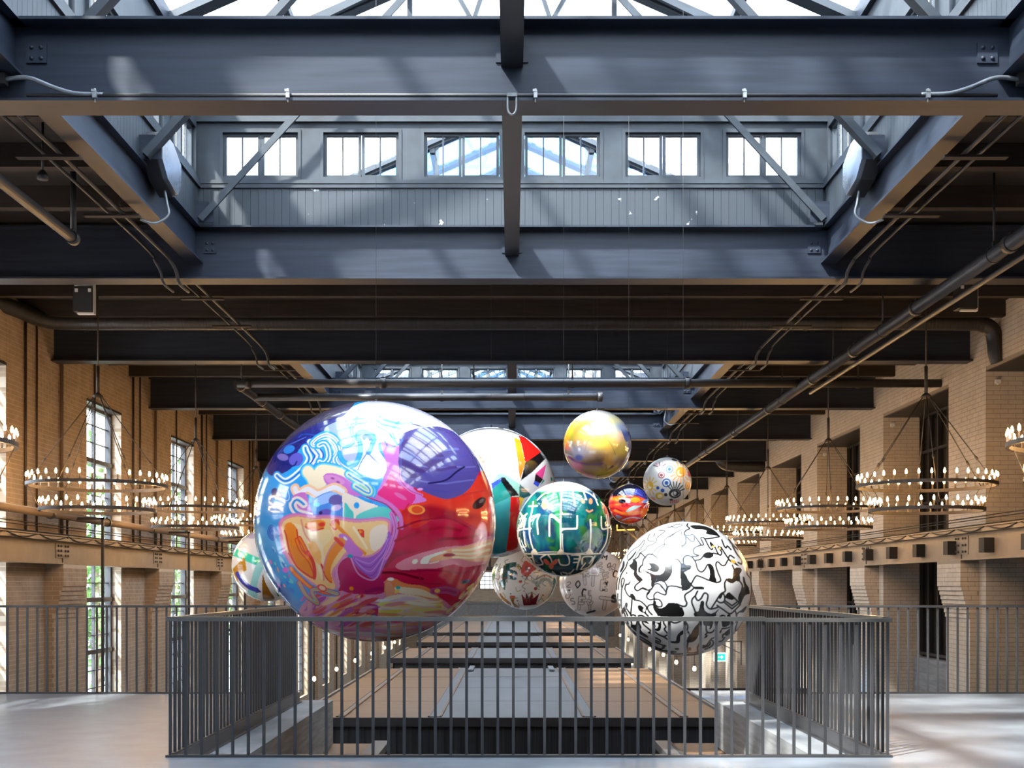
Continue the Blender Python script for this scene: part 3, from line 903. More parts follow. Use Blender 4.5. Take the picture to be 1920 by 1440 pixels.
# ------------------------------------------------------------------ crane runway beams along both walls
def crane(s, z0, z1, lab):
    t = empty('crane_beam', (0, 0, 0), lab, 'beam', 'crane runway beams')
    X = s*7.13
    b = MB(); b.box(X, X + s*.02, 5, YE, z0 + .02, z1 - .03); b.box(X - s*.11, X + s*.13, 5, YE, z0, z0 + .025)
    b.box(X - s*.10, X + s*.12, 5, YE, z1 - .03, z1); b.build('beam', M['crane'], t)
    b = MB(); b.box(X - s*.03, X + s*.04, 5, YE, z1, z1 + .035); b.box(X - s*.045, X + s*.055, 5, YE, z1 + .05, z1 + .075); b.box(X - s*.008, X + s*.018, 5, YE, z1 + .03, z1 + .06)
    b.build('crane_rail', M['crane'], t)
    bolt = MB().lathe([(.0001, .022), (.018, .020), (.020, 0)], 6).mesh('bolt', M['iron'])
    for n in range(-1, 9):
        yy = 18.6 + BAY*n
        pl = MB().box(X - s*.012, X, yy - .28, yy + .28, z0 + .10, z1 - .06).build('splice_plate', M['crane'], t)
        if n < 4:
            for dy in (-.20, -.09, .09, .20):
                for q in range(3):
                    place('bolt', bolt, pl, (X - s*.012, yy + dy, z0 + .14 + (z1 - z0 - .24)*q/2), rot=(0, -s*PI/2, 0))
        MB().box(X - s*.014, X, yy - .006, yy + .006, z0, z0 + .12).build('joint', M['iron'], t)
    # looping cable clipped beneath the rail
    for n in range(14):
        y0 = 14.0 + 1.15*n
        pts = [(X - s*.115, y0 + 1.0*q/8, z1 - .015 - .055*abs(math.sin(PI*q/8))*(1 if s < 0 else 1) + .05) for q in range(9)]
        MB().tube(pts, .011, 5).build('cable_loop', M['black'], t)
    for q in (.10, .14, .02): MB().tube([(X - s*(.05 + q*.3), 5, z1 + .06 + q), (X - s*(.05 + q*.3), 60, z1 + .06 + q)], .008, 5).build('cable', M['black'], t)
crane(-1, 1.64, 2.03, 'tan riveted crane beam along the left brick wall')
crane(1, 1.70, 2.15, 'tan riveted crane beam along the right brick wall')
for n in range(17):
    yy = 16.0 + 1.45*n
    b = MB(); b.box(7.13, 6.98, yy - .10, yy + .10, 1.80, 2.02)
    b.build('beam_spotlight', M['black'], label='black box spotlight on the right crane beam, %s from the camera' % ORD[n], cat='spotlight', group='box spotlights on the right crane beam')
# wall pipe above the left crane beam
t = empty('wall_pipe', (0, 0, 0), 'brown pipe running along the left wall just above the crane beam', 'pipe')
MB().tube([(-7.0, 5, EYE + 1.07), (-7.0, 60, EYE + 1.07)], .06, 14).build('pipe', M['brown'], t)
for n in range(10): coupling(t, (-7.0, 15.3 + 2.5*n, EYE + 1.07), 'y', .06)
# slim black stay frames hooking over the left crane beam
for n in range(0, 6):
    y = 18.75 + BAY*n; z = EYE + (HZ - 970)*18.75/F
    b = MB(); b.box(-6.56, -6.52, y - .02, y + .02, ZG, z); b.box(-7.12, -6.52, y - .02, y + .02, z - .04, z); b.box(-7.12, -7.08, y - .02, y + .02, z - .34, z)
    b.build('stay_frame', M['steel_dark'], label='slim black post hooked over the left crane beam, %s from the viewer' % ORD[n], cat='post', group='posts along the left wall')

# small white detectors on the right piers
for px, py, D in ((1870, 716, 18.08), (1673, 797, 23.08), (1546, 852, 28.08)):
    p = P(px, py, D)
    b = MB(); b.box(p.x - .035, p.x + .035, p.y - .05, p.y + .02, p.z - .03, p.z + .03)
    b.lathe([(.0001, -.05), (.02, -.045), (.025, -.03)], 8, at=(p.x, p.y - .02, p.z))
    b.build('wall_sensor', M['white'], label='small white sensor high on the %s brick pier from the right edge' % {18: 'nearest', 23: 'second', 28: 'third'}[round(D)], cat='sensor', group='pier sensors')

# ------------------------------------------------------------------ chandeliers
RU, RL = .915, .755
ZU, ZL, ZH = EYE + 599*BAY/F, EYE + 450*BAY/F, EYE + 1140*BAY/F
NU, NL = 36, 30
def ring_mesh(R, name):
    b = MB(); n = 72; vs = []; fs = []
    prof = [(R - .018, -.022), (R + .018, -.022), (R + .018, .022), (R - .018, .022)]
    for j in range(n):
        a = 2*PI*j/n
        for r, z in prof: vs.append((r*math.cos(a), r*math.sin(a), z))
    for j in range(n):
        k = (j+1) % n
        for q in range(4):
            q2 = (q+1) % 4
            fs.append((j*4+q, k*4+q, k*4+q2, j*4+q2))
    b.add(vs, fs, 0, False)
    return b.mesh(name, M['iron'])
RUM, RLM = ring_mesh(RU, 'ring'), ring_mesh(RL, 'ring')
SLV = MB().lathe([(.022, .0), (.022, .006), (.0115, .010), (.0115, .075), (.0001, .075)], 8).mesh('candle', M['candle'])
def bulb_mb(b=None, mi=0):
    b = b or MB(); b.lathe([(.008, .073), (.015, .088), (.0165, .100), (.012, .122), (.004, .140), (.0001, .143)], 8, mi=mi); return b
BLB = bulb_mb().mesh('bulb', M['bulb'])
cmb = MB().lathe([(.022, .0), (.0115, .010), (.0115, .075)], 6); bulb_mb(cmb, 1)
CMB = cmb.mesh('candle', [M['candle'], M['bulb']])
cab = MB()
for j in range(6):
    a = 2*PI*(j + .3)/6
    p0 = Vector((.05*math.cos(a), .05*math.sin(a), ZH)); p1 = Vector((RU*math.cos(a), RU*math.sin(a), ZU + .02))
    cab.tube([p0, p1], .007, 5); mid = p0.lerp(p1, .72); cab.tube([mid, p0.lerp(p1, .76)], .016, 6)
    p2 = Vector((RL*math.cos(a + .12), RL*math.sin(a + .12), ZL + .02))
    cab.tube([p1, p2], .005, 5)
CAB = cab.mesh('stay_cable', M['iron'])
rod = MB(); rod.tube([(0,0,ZH + .0), (0,0,ZH + .42)], .024, 8); rod.tube([(0,0,ZH + .42), (0,0,ZDECK - .02)], .010, 6)
rod.lathe([(.0001, -.03), (.05, -.02), (.075, 0), (.05, .03), (.025, .05)], 12, at=(0,0,ZH))
ROD = rod.mesh('hanging_rod', M['iron'])
def chandelier(x, y, n, lab):
    t = empty('chandelier', (x, y, 0), lab, 'chandelier', 'two-ring candle chandeliers')
    place('ring', RUM, t, (0, 0, ZU)); place('ring', RLM, t, (0, 0, ZL))
    place('stay_cable', CAB, t); place('hanging_rod', ROD, t)
    for R, Z, N in ((RU, ZU, NU), (RL, ZL, NL)):
        for j in range(N):
            a = 2*PI*(j + .5)/N
            p = (R*math.cos(a), R*math.sin(a), Z + .02)
            if n <= 3:
                c = place('candle', SLV, t, p); place('bulb', BLB, c)
            else:
                place('candle', CMB, t, p)
for n in range(0, 12):
    y = (2.236 + n) * BAY
    chandelier(-5.71, y, n, '%s iron ring chandelier from the viewer in the left row by the windows' % ORD[n])
    chandelier(5.71, y, n, '%s iron ring chandelier from the viewer in the right row by the piers' % ORD[n])

# ------------------------------------------------------------------ market stalls seen over the edge
ZS = EYE - 2.0
def stall(y0, y1, hw, x0, lab, rows_n, seams, wall=True, ghw=1.15, front=True):
    t = empty('market_stall', (x0, y0, ZG), lab, 'stall', 'market stalls')
    z = ZS - ZG
    cols = [-hw, -hw*.80, -hw*.36, hw*.36, hw*.80, hw] if seams else [-hw, hw]
    mats = [M['ply'], M['ply'], M['greypanel'], M['ply'], M['ply']] if seams else [M['ply']]
    L = y1 - y0
    for r in range(rows_n):
        a, b = L*r/rows_n, L*(r+1)/rows_n
        for c in range(len(cols) - 1):
            MB().box(cols[c] + .008, cols[c+1] - .008, a + .022, b - .022, z - .03, z + random.uniform(-.004, .004)).build('roof_sheet', mats[c], t)
    if seams:
        for sx in (-1, 1):
            for q, w in ((.80, .05), (.36, .09)):
                MB().box(sx*hw*q - w, sx*hw*q + w, .15, L, z, z + .012).build('seam_strip', M['greypanel'], t)
                for e in (-1, 1): MB().box(sx*hw*q + e*w - .015, sx*hw*q + e*w + .015, .15, L, z, z + .02).build('seam_trim', M['ply'], t)
    MB().box(-hw - .04, hw + .04, -.05, 0, z - .12, z + .015).build('fascia', M['steel_dark'], t)
    for sx in (-1, 1): MB().box(sx*hw, sx*(hw + .05), 0, L, z - .12, z + .03).build('edge_trim', M['greypanel'], t)
    b = MB()
    b.box(-hw + .02, hw - .02, .02, .06, 0, z - .1)
    for sx in (-1, 1): b.box(sx*(hw - .06), sx*(hw - .02), .06, L - .02, 0, z - .1)
    b.box(-hw + .02, hw - .02, L - .06, L - .02, 0, z - .1)
    b.build('black_wall', M['drape'], t)
    n = int(2*hw/.24)
    for i in range(n):
        xx = -hw + .05 + .24*i
        MB().box(xx, xx + .015, .0, .025, 0, z - .12).build('batten', M['black'], t)
    return t
s1 = stall(17.55, 28.0, 3.24, 0, 'nearest market stall with orange plywood and grey roof sheets', 4, True)
stall(31.7, 37.0, 3.24, 0, 'second market stall roof beyond the nearest one', 2, True)
stall(40.4, 45.6, 3.24, 0, 'third market stall roof down the hall', 2, True)
stall(48.6, 76.0, 3.24, 0, 'long farthest market stall roof under the end wall', 6, True)
stall(10.5, 14.8, 1.2, -2.95, 'small plywood kiosk roof under the left gallery ledge', 1, False)
stall(10.5, 14.8, 1.2, 3.20, 'small plywood kiosk roof under the right gallery ledge', 1, False)
for x0, x1 in ((-1.75, -1.55), (1.80, 2.0)):
    MB().box(x0, x1, 10.5, 14.82, ZS - .06, ZS + .03).build('roof_gutter', M['greypanel'], label='grey metal gutter along the %s kiosk roof edge' % ('left' if x0 < 0 else 'right'), cat='gutter', group='kiosk gutters')
for x in (-.95, .92):
    b = MB(); b.box(x - .06, x + .06, 26.9, 28.3, ZS + .02, ZS + .05); b.box(x - .06, x + .06, 28.2, 28.3, ZS - .3, ZS + .05)
    b.build('roof_bracket', M['galv'], label='pale metal bracket on the back of the nearest stall roof, %s one' % ('left' if x < 0 else 'right'), cat='bracket', group='stall roof brackets')
# right aisle: low side units with teal fascia
b = MB(); b.box(3.9, 5.6, 21.0, 25.5, ZG, -1.02); t = b.build('side_counter', M['teal_fascia'], label='dark teal side counter with grey top in the right aisle', cat='counter')
MB().box(3.88, 5.62, 20.98, 25.5, -1.02, -.98).build('counter_top', M['concrete'], t)
MB().box(3.6, 7.0, 27.6, 27.7, ZG, -1.12).build('aisle_screen', M['black'], label='long black screen low in the right aisle below the exit sign', cat='screen')

# pendant bulbs along the aisles
PB = MB(); PB.lathe([(.0001, -.075), (.030, -.062), (.042, -.03), (.036, .0), (.016, .035), (.016, .04)], 10)
PBM = PB.mesh('bulb', M['pendant'])
PC = MB(); PC.lathe([(.018, .03), (.020, .09), (.008, .10)], 8); PC.tube([(0,0,.10), (0,0,1.25)], .006, 5); PC.tube([(-.5,0,1.25), (.9,0,1.27)], .005, 4)
PCM = PC.mesh('cord', M['black'])
spots = [('left', px, py) for px, py in ((589,1271),(631,1253),(666,1237),(697,1224),(721,1213),(740,1203))] + \
        [('right', px, py) for px, py in ((1302,1252),(1268,1240),(1244,1226),(1218,1216),(1178,1198),(1163,1190))]
cnt = {'left': 0, 'right': 0}
for sd, px, py in spots:
    D = 4.3*F/abs(px - 960) if sd == 'left' else 3.95*F/abs(px - 960)
    p = P(px, py, D)
    t = empty('pendant_bulb', p, 'glowing pendant bulb in the %s aisle below, %s from the viewer' % (sd, ORD[cnt[sd]]), 'pendant lamp', 'aisle pendant bulbs')
    cnt[sd] += 1
    place('bulb', PBM, t); place('cord', PCM, t)

# exit sign with arrow
p = P(1351, 1232, 30.0)
t = empty('exit_sign', p, 'small green exit sign with a white arrow in the right aisle', 'sign')
MB().box(-.17, .17, 0, .03, -.11, .11).build('sign_plate', M['exitwhite'], t)
MB().box(-.12, .12, -.006, 0, -.085, .085).build('green_field', M['exitgreen'], t)
b = MB(); b.box(-.06, .03, -.012, -.006, -.012, .012)
b.prism([(.02, -.006, -.05), (.02, -.006, .05), (.07, -.006, 0)], (0, -.006, 0)); b.build('arrow', M['exitwhite'], t)
b = MB(); b.bar((-.12, .015, .11), (-.12, .015, .40), .02, .02); b.bar((.12, .015, .11), (.12, .015, .40), .02, .02); b.bar((-.5, .015, .40), (.55, .015, .40), .03, .03); b.bar((-.1, .015, .40), (.5, .015, .1), .02, .02); b.bar((.53, .015, .40), (.53, .015, -.2), .03, .03)
b.build('frame', M['steel_dark'], t)

# far-end window, neon line and roof stays
f = MB()
for i in range(7): f.box(-2.2 + .33*i, -2.16 + .33*i, -.05, .02, 1.0, 2.2)
for i in range(5): f.box(-2.2, -.2, -.05, .02, 1.0 + .29*i, 1.04 + .29*i)
w = f.build(wname(), M['steel_dark'], None, (0, YE - .02, 0), kind='structure', label='small gridded window in the far end wall')
MB().box(-2.2, -.2, 0, .015, 1.0, 2.2).build('pane', mat('daylight_glow_pane', (.8,.85,.9), .4, emit=(.85,.92,1.0), estr=1.6), w)  # pane emits light itself in place of daylight outside
nb = MB(); q = [P(1157, 984, 47.82), P(1157, 994, 47.82), P(1190, 993, 47.82)]
nb.tube(q, .03, 6); nb.build('neon_line', M['neon'], label='thin amber neon line high at the far end', cat='neon light')
for i, (a, c) in enumerate(((P(1188, 978, 46), P(1222, 1014, 46)), (P(1212, 972, 46), P(1250, 1010, 46)), (P(1165, 985, 46), P(1195, 1012, 46)), (P(1222, 980, 46), P(1330, 925, 46)))):
    b = MB(); b.tube([a, c], .035 if i < 3 else .07, 6)
    b.build('roof_stay', M['crane'], label='thin stay rod far down the hall beyond the small balls, %s from left' % ORD[i], cat='rod', group='far stay rods')
# dark gantry hung across the far hall
b = MB()
for i in range(8): b.box(-5 + 1.35*i, -4.9 + 1.35*i, 47.9, 48.0, 1.9, ZDECK)
b.box(-5.2, 5.2, 47.85, 48.05, 3.5, 3.72); b.box(-5.2, 5.2, 47.85, 48.05, 1.9, 2.05)
b.build('hung_gantry', M['steel_dark'], label='dark hung gantry frame across the far hall', cat='gantry')
b = MB(); b.box(-7.2, -4.9, 33.5, 33.7, 3.6, 4.86); b.box(-6.8, -5.6, 33.5, 33.72, 2.9, 3.6)
b.build('black_banner', M['drape'], label='black cloth hanging below the girder left of the largest ball', cat='cloth')

# ------------------------------------------------------------------ outside
MB().box(-60, 60, -40, 120, ZG - .6, ZG - .25).build('ground', M['facade'], kind='structure', label='pale street surface outside')
b = MB(); b.box(-34, -30, -5, 90, ZG - .3, 4.5)
t = b.build('street_building', M['facade'], label='pale building across the street seen through the left windows', cat='building')
wmm = MB().box(-.02, .02, -.6, .6, -.9, .9).mesh('window', M['glass_dark'])
for i in range(30):
    for j in range(2): place('window', wmm, t, (-29.99, -3 + 3*i, -2.2 + 2.9*j))
b = MB(); b.box(6.4, 19, 90, 100, ZG, 62); t = b.build('neighbour_tower', M['tower'], label='lavender grey tower beyond the glass roof at right', cat='building')
for j in range(14): MB().box(6.35, 19.05, 89.9, 90, 12 + 3.6*j, 12.4 + 3.6*j).build('floor_band', M['facade'], t)
def tree(x, y, h, lab):
    t = empty('street_tree', (x, y, ZG), lab, 'tree', 'street trees')
    MB().tube([(0,0,0), (.1,.05,h*.4), (0,.1,h*.75)], .12, 8, radii=[.16,.11,.05]).build('trunk', M['bark'], t)
    N = 1500
    c = rng.randn(N, 3) * np.clip(1,1,1)*np.array([.9, .9, h*.17]) + np.array([0, 0, h*.66])
    d = rng.randn(N, 3); d /= np.linalg.norm(d, axis=1)[:, None]
    e = rng.randn(N, 3); e -= d * np.sum(d*e, axis=1)[:, None]; e /= np.linalg.norm(e, axis=1)[:, None]
    s = .16
    V = np.stack([c - d*s, c + e*s*.5, c + d*s, c - e*s*.5], 1).reshape(-1, 3)
    me = bpy.data.meshes.new('foliage'); me.from_pydata(V.tolist(), [], [(4*i, 4*i+1, 4*i+2, 4*i+3) for i in range(N)])
    me.materials.append(M['leaf']); me.update()
    place('foliage', me, t, kind='stuff')
for i in range(6):
    tree(-11.6 - .5*(i % 2), 27.0 + 7.0*i, 8.0 + .5*(i % 3), 'green street tree outside the left windows, %s down the street' % ORD[i])

# ================================================================== painted hanging balls
def cr(pts, closed=False, n=7):
    """Catmull-Rom through 2-D points"""
    p = np.array(pts, float); k = len(p); out = []
    rngi = range(k) if closed else range(k - 1)
    t = np.linspace(0, 1, n, endpoint=False)[:, None]
    for i in rngi:
        if closed: a, b, c, d = p[i-1], p[i], p[(i+1) % k], p[(i+2) % k]
        else: a, b, c, d = p[max(i-1, 0)], p[i], p[i+1], p[min(i+2, k-1)]
        out.append(.5*((2*b) + (c-a)*t + (2*a - 5*b + 4*c - d)*t**2 + (3*b - a - 3*c + d)*t**3))
    out = np.concatenate(out)
    return out if closed else np.concatenate([out, p[-1:]])

class Paint:
    """colours the points of a ball; x, y are positions on its face in photo pixels"""
    def __init__(s, x, y, seed=0):
        s.x, s.y = x, y; s.c = np.zeros((len(x), 3)); s.r = np.random.RandomState(seed)
        s.o = (0.0, 0.0); s.k = 1.0
    def frame(s, ox, oy, k): s.o = (ox, oy); s.k = k; return s
    def T(s, pts): return np.array([(s.o[0] + a/s.k, s.o[1] + b/s.k) for a, b in pts])
    def noise(s, scale, oct=4, sx=1.0, sy=1.0):
        v = np.zeros(len(s.x)); amp = 1.0; tot = 0
        for o in range(oct):
            for _ in range(3):
                a = s.r.rand()*2*PI; f = scale*(2**o)*(.7 + .6*s.r.rand())
                v += amp*np.sin((s.x*sx*math.cos(a) + s.y*sy*math.sin(a))*f + s.r.rand()*6.28 + 1.2*np.sin((s.y*sy*math.cos(a) - s.x*sx*math.sin(a))*f*.8 + s.r.rand()*6))
            tot += 3*amp; amp *= .6
        return .5 + .9*v/tot
    def warp(s, amt, scale):
        dx = (s.noise(scale, 2) - .5)*amt*2; dy = (s.noise(scale, 2) - .5)*amt*2
        s.x = s.x + dx; s.y = s.y + dy
    def fill(s, c): s.c[:] = c; return s
    def mixc(s, m, c): 
        m = np.clip(m, 0, 1)[:, None]; s.c = s.c*(1-m) + np.array(c, float)*m
    def inside(s, p):
        lo, hi = p.min(0), p.max(0)
        idx = np.nonzero((s.x >= lo[0]) & (s.x <= hi[0]) & (s.y >= lo[1]) & (s.y <= hi[1]))[0]
        if len(idx) == 0: return idx
        X, Y = s.x[idx], s.y[idx]; ins = np.zeros(len(idx), bool)
        q = np.roll(p, -1, 0)
        for (x0, y0), (x1, y1) in zip(p, q):
            if y0 == y1: continue
            c = ((y0 > Y) != (y1 > Y)) & (X < (x1 - x0)*(Y - y0)/(y1 - y0) + x0)
            ins ^= c
        return idx[ins]
    def poly(s, pts, c, smooth=True, a=1.0):
        p = s.T(pts)
        if smooth: p = cr(p, True)
        i = s.inside(p)
        s.c[i] = s.c[i]*(1-a) + np.array(c, float)*a
        return s
    def dist(s, p, w):
        lo, hi = p.min(0) - w, p.max(0) + w
        idx = np.nonzero((s.x >= lo[0]) & (s.x <= hi[0]) & (s.y >= lo[1]) & (s.y <= hi[1]))[0]
        X, Y = s.x[idx], s.y[idx]; d = np.full(len(idx), 1e9)
        for (x0, y0), (x1, y1) in zip(p[:-1], p[1:]):
            vx, vy = x1-x0, y1-y0; l2 = vx*vx + vy*vy
            if l2 < 1e-9: continue
            t = np.clip(((X-x0)*vx + (Y-y0)*vy)/l2, 0, 1)
            d = np.minimum(d, (X-x0-t*vx)**2 + (Y-y0-t*vy)**2)
        return idx, np.sqrt(d)
    def stroke(s, pts, w, c, smooth=True, closed=False, a=1.0, soft=.9):
        """w in photo pixels"""
        p = s.T(pts)
        if smooth: p = cr(p, closed, 5)
        if closed: p = np.concatenate([p, p[:1]])
        idx, d = s.dist(p, w + 2)
        al = np.clip((w/2 - d)/soft + .5, 0, 1)[:, None]*a
        s.c[idx] = s.c[idx]*(1-al) + np.array(c, float)*al
        return s
    def ribbon(s, pts, lay, closed=False):
        for w, c in lay: s.stroke(pts, w, c, closed=closed)
        return s
    def ell(s, x, y, rx, ry, c, rot=0.0, soft=0.0, a=1.0):
        """centre in the frame, radii in photo pixels"""
        (X, Y), = s.T([(x, y)])
        dx, dy = s.x - X, s.y - Y; r = math.radians(rot)
        u, v = dx*math.cos(r) + dy*math.sin(r), -dx*math.sin(r) + dy*math.cos(r)
        d = np.sqrt((u/rx)**2 + (v/ry)**2)
        if soft: al = np.clip((1 + soft - d)/(2*soft), 0, 1); al = al*al*(3 - 2*al)
        else: al = np.clip((1 - d)*min(rx, ry)/.9 + .5, 0, 1)
        al = (al*a)[:, None]; s.c = s.c*(1-al) + np.array(c, float)*al
        return s

def gloss_mat(name, rough, coat, spec=0.5):
    m = bpy.data.materials.new(name); m.use_nodes = True
    nt = m.node_tree; b = nt.nodes['Principled BSDF']
    at = nt.nodes.new('ShaderNodeAttribute'); at.attribute_name = 'paint'
    nt.links.new(at.outputs['Color'], b.inputs['Base Color'])
    b.inputs['Roughness'].default_value = rough; b.inputs['Coat Weight'].default_value = coat
    b.inputs['Coat Roughness'].default_value = 0.03; b.inputs['Specular IOR Level'].default_value = spec
    return m

def roof_z(x, y):
    if any(a < y < b for a, b in sky_spans) and abs(x) < 3.6: return ZE + PITCH*(3.75 - abs(x)) - .05
    return ZDECK
def ball(cx, cy, r, D, painter, lab, gloss=(.18, .9), step=1.4, seed=0):
    """cx, cy, r in photo pixels at distance D"""
    c = P(cx, cy, D); R = r*D/F
    d = (Vector((0, 0, EYE)) - c).normalized()
    rt = Vector((0,0,1)).cross(d).normalized(); up = d.cross(rt).normalized()
    nf = max(int(PI*r/step), 40); nb_ = max(nf//6, 16); nl = max(int(PI*r/step), 40)
    lon = np.concatenate([np.linspace(-PI/2, PI/2, nf, endpoint=False), np.linspace(PI/2, 1.5*PI, nb_, endpoint=False)])
    lat = np.linspace(-PI/2, PI/2, nl + 1)
    LO, LA = np.meshgrid(lon, lat); sh = LO.shape
    a = np.cos(LA)*np.sin(LO); b = np.sin(LA); e = np.cos(LA)*np.cos(LO)
    a, b, e = a.ravel(), b.ravel(), e.ravel()
    V = R*(a[:, None]*np.array(rt)[None] + b[:, None]*np.array(up)[None] + e[:, None]*np.array(d)[None])
    p = Paint(cx + a*r, cy - b*r, seed); painter(p)
    nx = sh[1]; i = np.arange(nl)[:, None]*nx; j = np.arange(nx)[None]; j2 = (j + 1) % nx
    FA = np.stack([i + j, i + j2, i + nx + j2, i + nx + j], -1).reshape(-1, 4)
    me = bpy.data.meshes.new('ball_skin')
    me.vertices.add(len(V)); me.vertices.foreach_set('co', V.reshape(-1).astype(np.float32))
    me.loops.add(FA.size); me.loops.foreach_set('vertex_index', FA.reshape(-1).astype(np.int32))
    me.polygons.add(len(FA)); me.polygons.foreach_set('loop_start', np.arange(0, FA.size, 4, dtype=np.int32))
    me.update(calc_edges=True)
    me.polygons.foreach_set('use_smooth', np.ones(len(FA), bool))
    col = np.clip(p.c/255.0, 0, 1); col = np.where(col <= .04045, col/12.92, ((col + .055)/1.055)**2.4)
    at = me.color_attributes.new('paint', 'FLOAT_COLOR', 'POINT')
    at.data.foreach_set('color', np.concatenate([col, np.ones((len(col), 1))], 1).reshape(-1).astype(np.float32))
    me.materials.append(gloss_mat('painted_vinyl', gloss[0], gloss[1]))
    t = empty('hanging_ball', c, lab, 'ball', 'painted hanging balls')
    place('ball_skin', me, t)
    top = up*R
    h = MB(); h.lathe([(.03, -.012), (.03, .004), (.012, .012), (.012, .03)], 10, at=(0, 0, R)); h.build('hanging_eye', M['steel_dark'], t)
    MB().tube([(0, 0, R + .02), (0, 0, roof_z(c.x, c.y) - c.z)], .0016, 5).build('cable', M['steel_dark'], t)

# ---------------------------------------------------------------- the largest ball: marbled swirls
def paint_marble(p):
    C = lambda: p.frame(460, 740, 3.064)
    Q = [lambda: p.frame(480, 750, 6.261), lambda: p.frame(700, 750, 6.261), lambda: p.frame(480, 975, 6.261), lambda: p.frame(700, 975, 6.261)]
    p.warp(1.6, .05)
    BLUE, SKYB, NAVY, DEEP = (28,128,205), (95,175,225), (22,22,88), (12,62,160)
    LAV, PERI, MAG, PINK, HOT = (212,202,220), (128,142,208), (192,86,168), (214,112,150), (212,28,92)
    CRIM, RED, DRED, ORG, PEACH, CREAM, TEAL = (186,8,40), (222,32,20), (132,2,22), (240,108,14), (246,184,116), (238,222,186), (58,176,160)
    PURP, DPUR, LPUR = (58,46,114), (42,20,84), (88,86,156)
    p.fill(BLUE)
    n = p.noise(.035, 3); p.mixc((n - .62)*3, SKYB); p.mixc((.36 - n)*3, DEEP)
    C()
    # broad fields
    p.poly([(545,1000),(700,900),(800,740),(840,560),(1000,545),(1340,440),(1450,560),(1470,820),(1420,1020),(1260,1230),(1000,1330),(540,1340),(545,1120)], CRIM)
    p.poly([(850,610),(1000,565),(1340,470),(1460,620),(1460,790),(1300,760),(1120,690),(960,760),(860,700)], RED)
    nn = p.noise(.02, 3, .5, 2.2); i = p.inside(cr(p.T([(850,700),(1000,640),(1400,560),(1450,800),(1300,830),(900,900),(800,980),(820,820)]), True))
    m = np.zeros(len(p.x)); m[i] = np.clip((nn[i] - .52)*4, 0, 1); p.mixc(m*.8, DRED)
    m = np.zeros(len(p.x)); m[i] = np.clip((.36 - nn[i])*5, 0, 1); p.mixc(m*.7, (224,70,40))
    p.poly([(330,1260),(380,1150),(560,1100),(700,1110),(800,1040),(860,1050),(1000,1090),(1120,1160),(1180,1190),(1260,1120),(1400,960),(1420,1040),(1250,1260),(1000,1400),(700,1430),(450,1350)], PINK)
    p.poly([(470,470),(560,430),(700,520),(760,560),(800,430),(785,310),(880,330),(890,470),(970,580),(1010,620),(880,650),(840,640),(700,610),(560,570),(500,520)], MAG)
    p.poly([(760,590),(790,540),(830,480),(870,540),(960,595),(900,665),(830,650)], HOT)
    # lilac field and navy limb
    p.poly([(520,230),(600,120),(720,50),(870,40),(1020,70),(1160,130),(1220,210),(1100,215),(960,240),(890,270),(870,330),(790,310),(765,340),(805,420),(795,480),(740,505),(650,470),(590,400),(490,330),(470,270)], LAV)
    Q[0]()
    p.poly([(1150,60),(900,90),(600,230),(400,430),(230,640),(160,800),(260,930),(500,850),(570,660),(700,560),(850,450),(970,330),(1100,210)], NAVY)
    p.poly([(1150,60),(850,90),(500,320),(260,600),(330,620),(560,440),(800,330),(1060,220)], (52,44,62))
    p.poly([(880,380),(1040,320),(1140,420),(1165,560),(1100,620),(1000,590),(940,500),(850,450)], PERI)
    p.ell(460, 640, 10, 8, (30,96,180)); p.ell(550, 765, 12, 11, (70,62,160)); p.ell(390, 720, 13, 6, (96,78,150), rot=18)
    p.stroke([(310,690),(400,600),(520,560),(640,500)], 2.0, (48,70,150)); p.stroke([(560,500),(620,460),(760,480),(900,500),(1000,590)], 2.6, (20,50,130))
    p.stroke([(320,760),(420,790),(520,830),(560,790)], 2.4, (10,20,80))
    # blue waves
    p.ribbon([(330,930),(420,990),(520,940),(640,850),(690,760),(650,680),(640,640)], [(17,BLUE),(11,(235,235,225)),(5,(60,150,215)),(2,(16,60,150))])
    p.ribbon([(690,560),(740,640),(800,720),(770,800),(740,840)], [(17,(16,50,140)),(12,LAV),(3,(28,110,190))])
    p.ribbon([(740,580),(790,530),(880,510),(960,580),(1000,680),(970,760),(1040,860),(1160,940),(1240,1010)], [(22,BLUE),(15,LAV),(10,(18,70,150)),(8,(226,218,226)),(2.6,BLUE)])
    p.ribbon([(790,600),(840,580),(880,640),(900,740),(860,800),(810,790)], [(15,BLUE),(8,(228,220,226)),(3,(30,120,196))])
    p.ribbon([(1060,270),(1120,270),(1220,290),(1300,330),(1400,420)], [(3,(40,110,170)),(1.4,LAV)])
    for q in range(4): p.stroke([(1130,420 - 8*q),(1150,360 - 10*q),(1220,325 - 14*q),(1300,350 - 14*q)], 2.0, (34,122,190))
    p.stroke([(1060,290),(1090,370),(1130,430)], 2.2, (34,122,190))
    p.ribbon([(1290,340),(1190,370),(1145,430),(1170,540),(1150,600),(1080,625),(1000,585)], [(7,BLUE),(2,(90,150,214))])
    p.poly([(1020,650),(1110,650),(1190,600),(1240,680),(1225,770),(1160,800),(1060,750)], (150,150,206))
    p.ribbon([(1010,690),(1060,780),(1160,830),(1215,800),(1245,700),(1240,600),(1215,500),(1290,460),(1390,510),(1370,610),(1330,690)], [(9,BLUE),(3,(40,140,210))])
    p.ell(1250, 470, 7, 5, TEAL); p.ell(1320, 525, 9, 6, DEEP); p.ell(1310, 600, 5, 12, LAV, rot=10)
    p.stroke([(1370,610),(1320,690),(1220,880)], 1.6, (60,80,130)); p.stroke([(1280,640),(1360,730),(1440,810)], 1.6, (60,80,130))
    p.ell(1275, 220, 12, 4.5, (60,140,195), rot=18); p.ell(1275, 220, 10.6, 3.4, (216,206,222), rot=18)
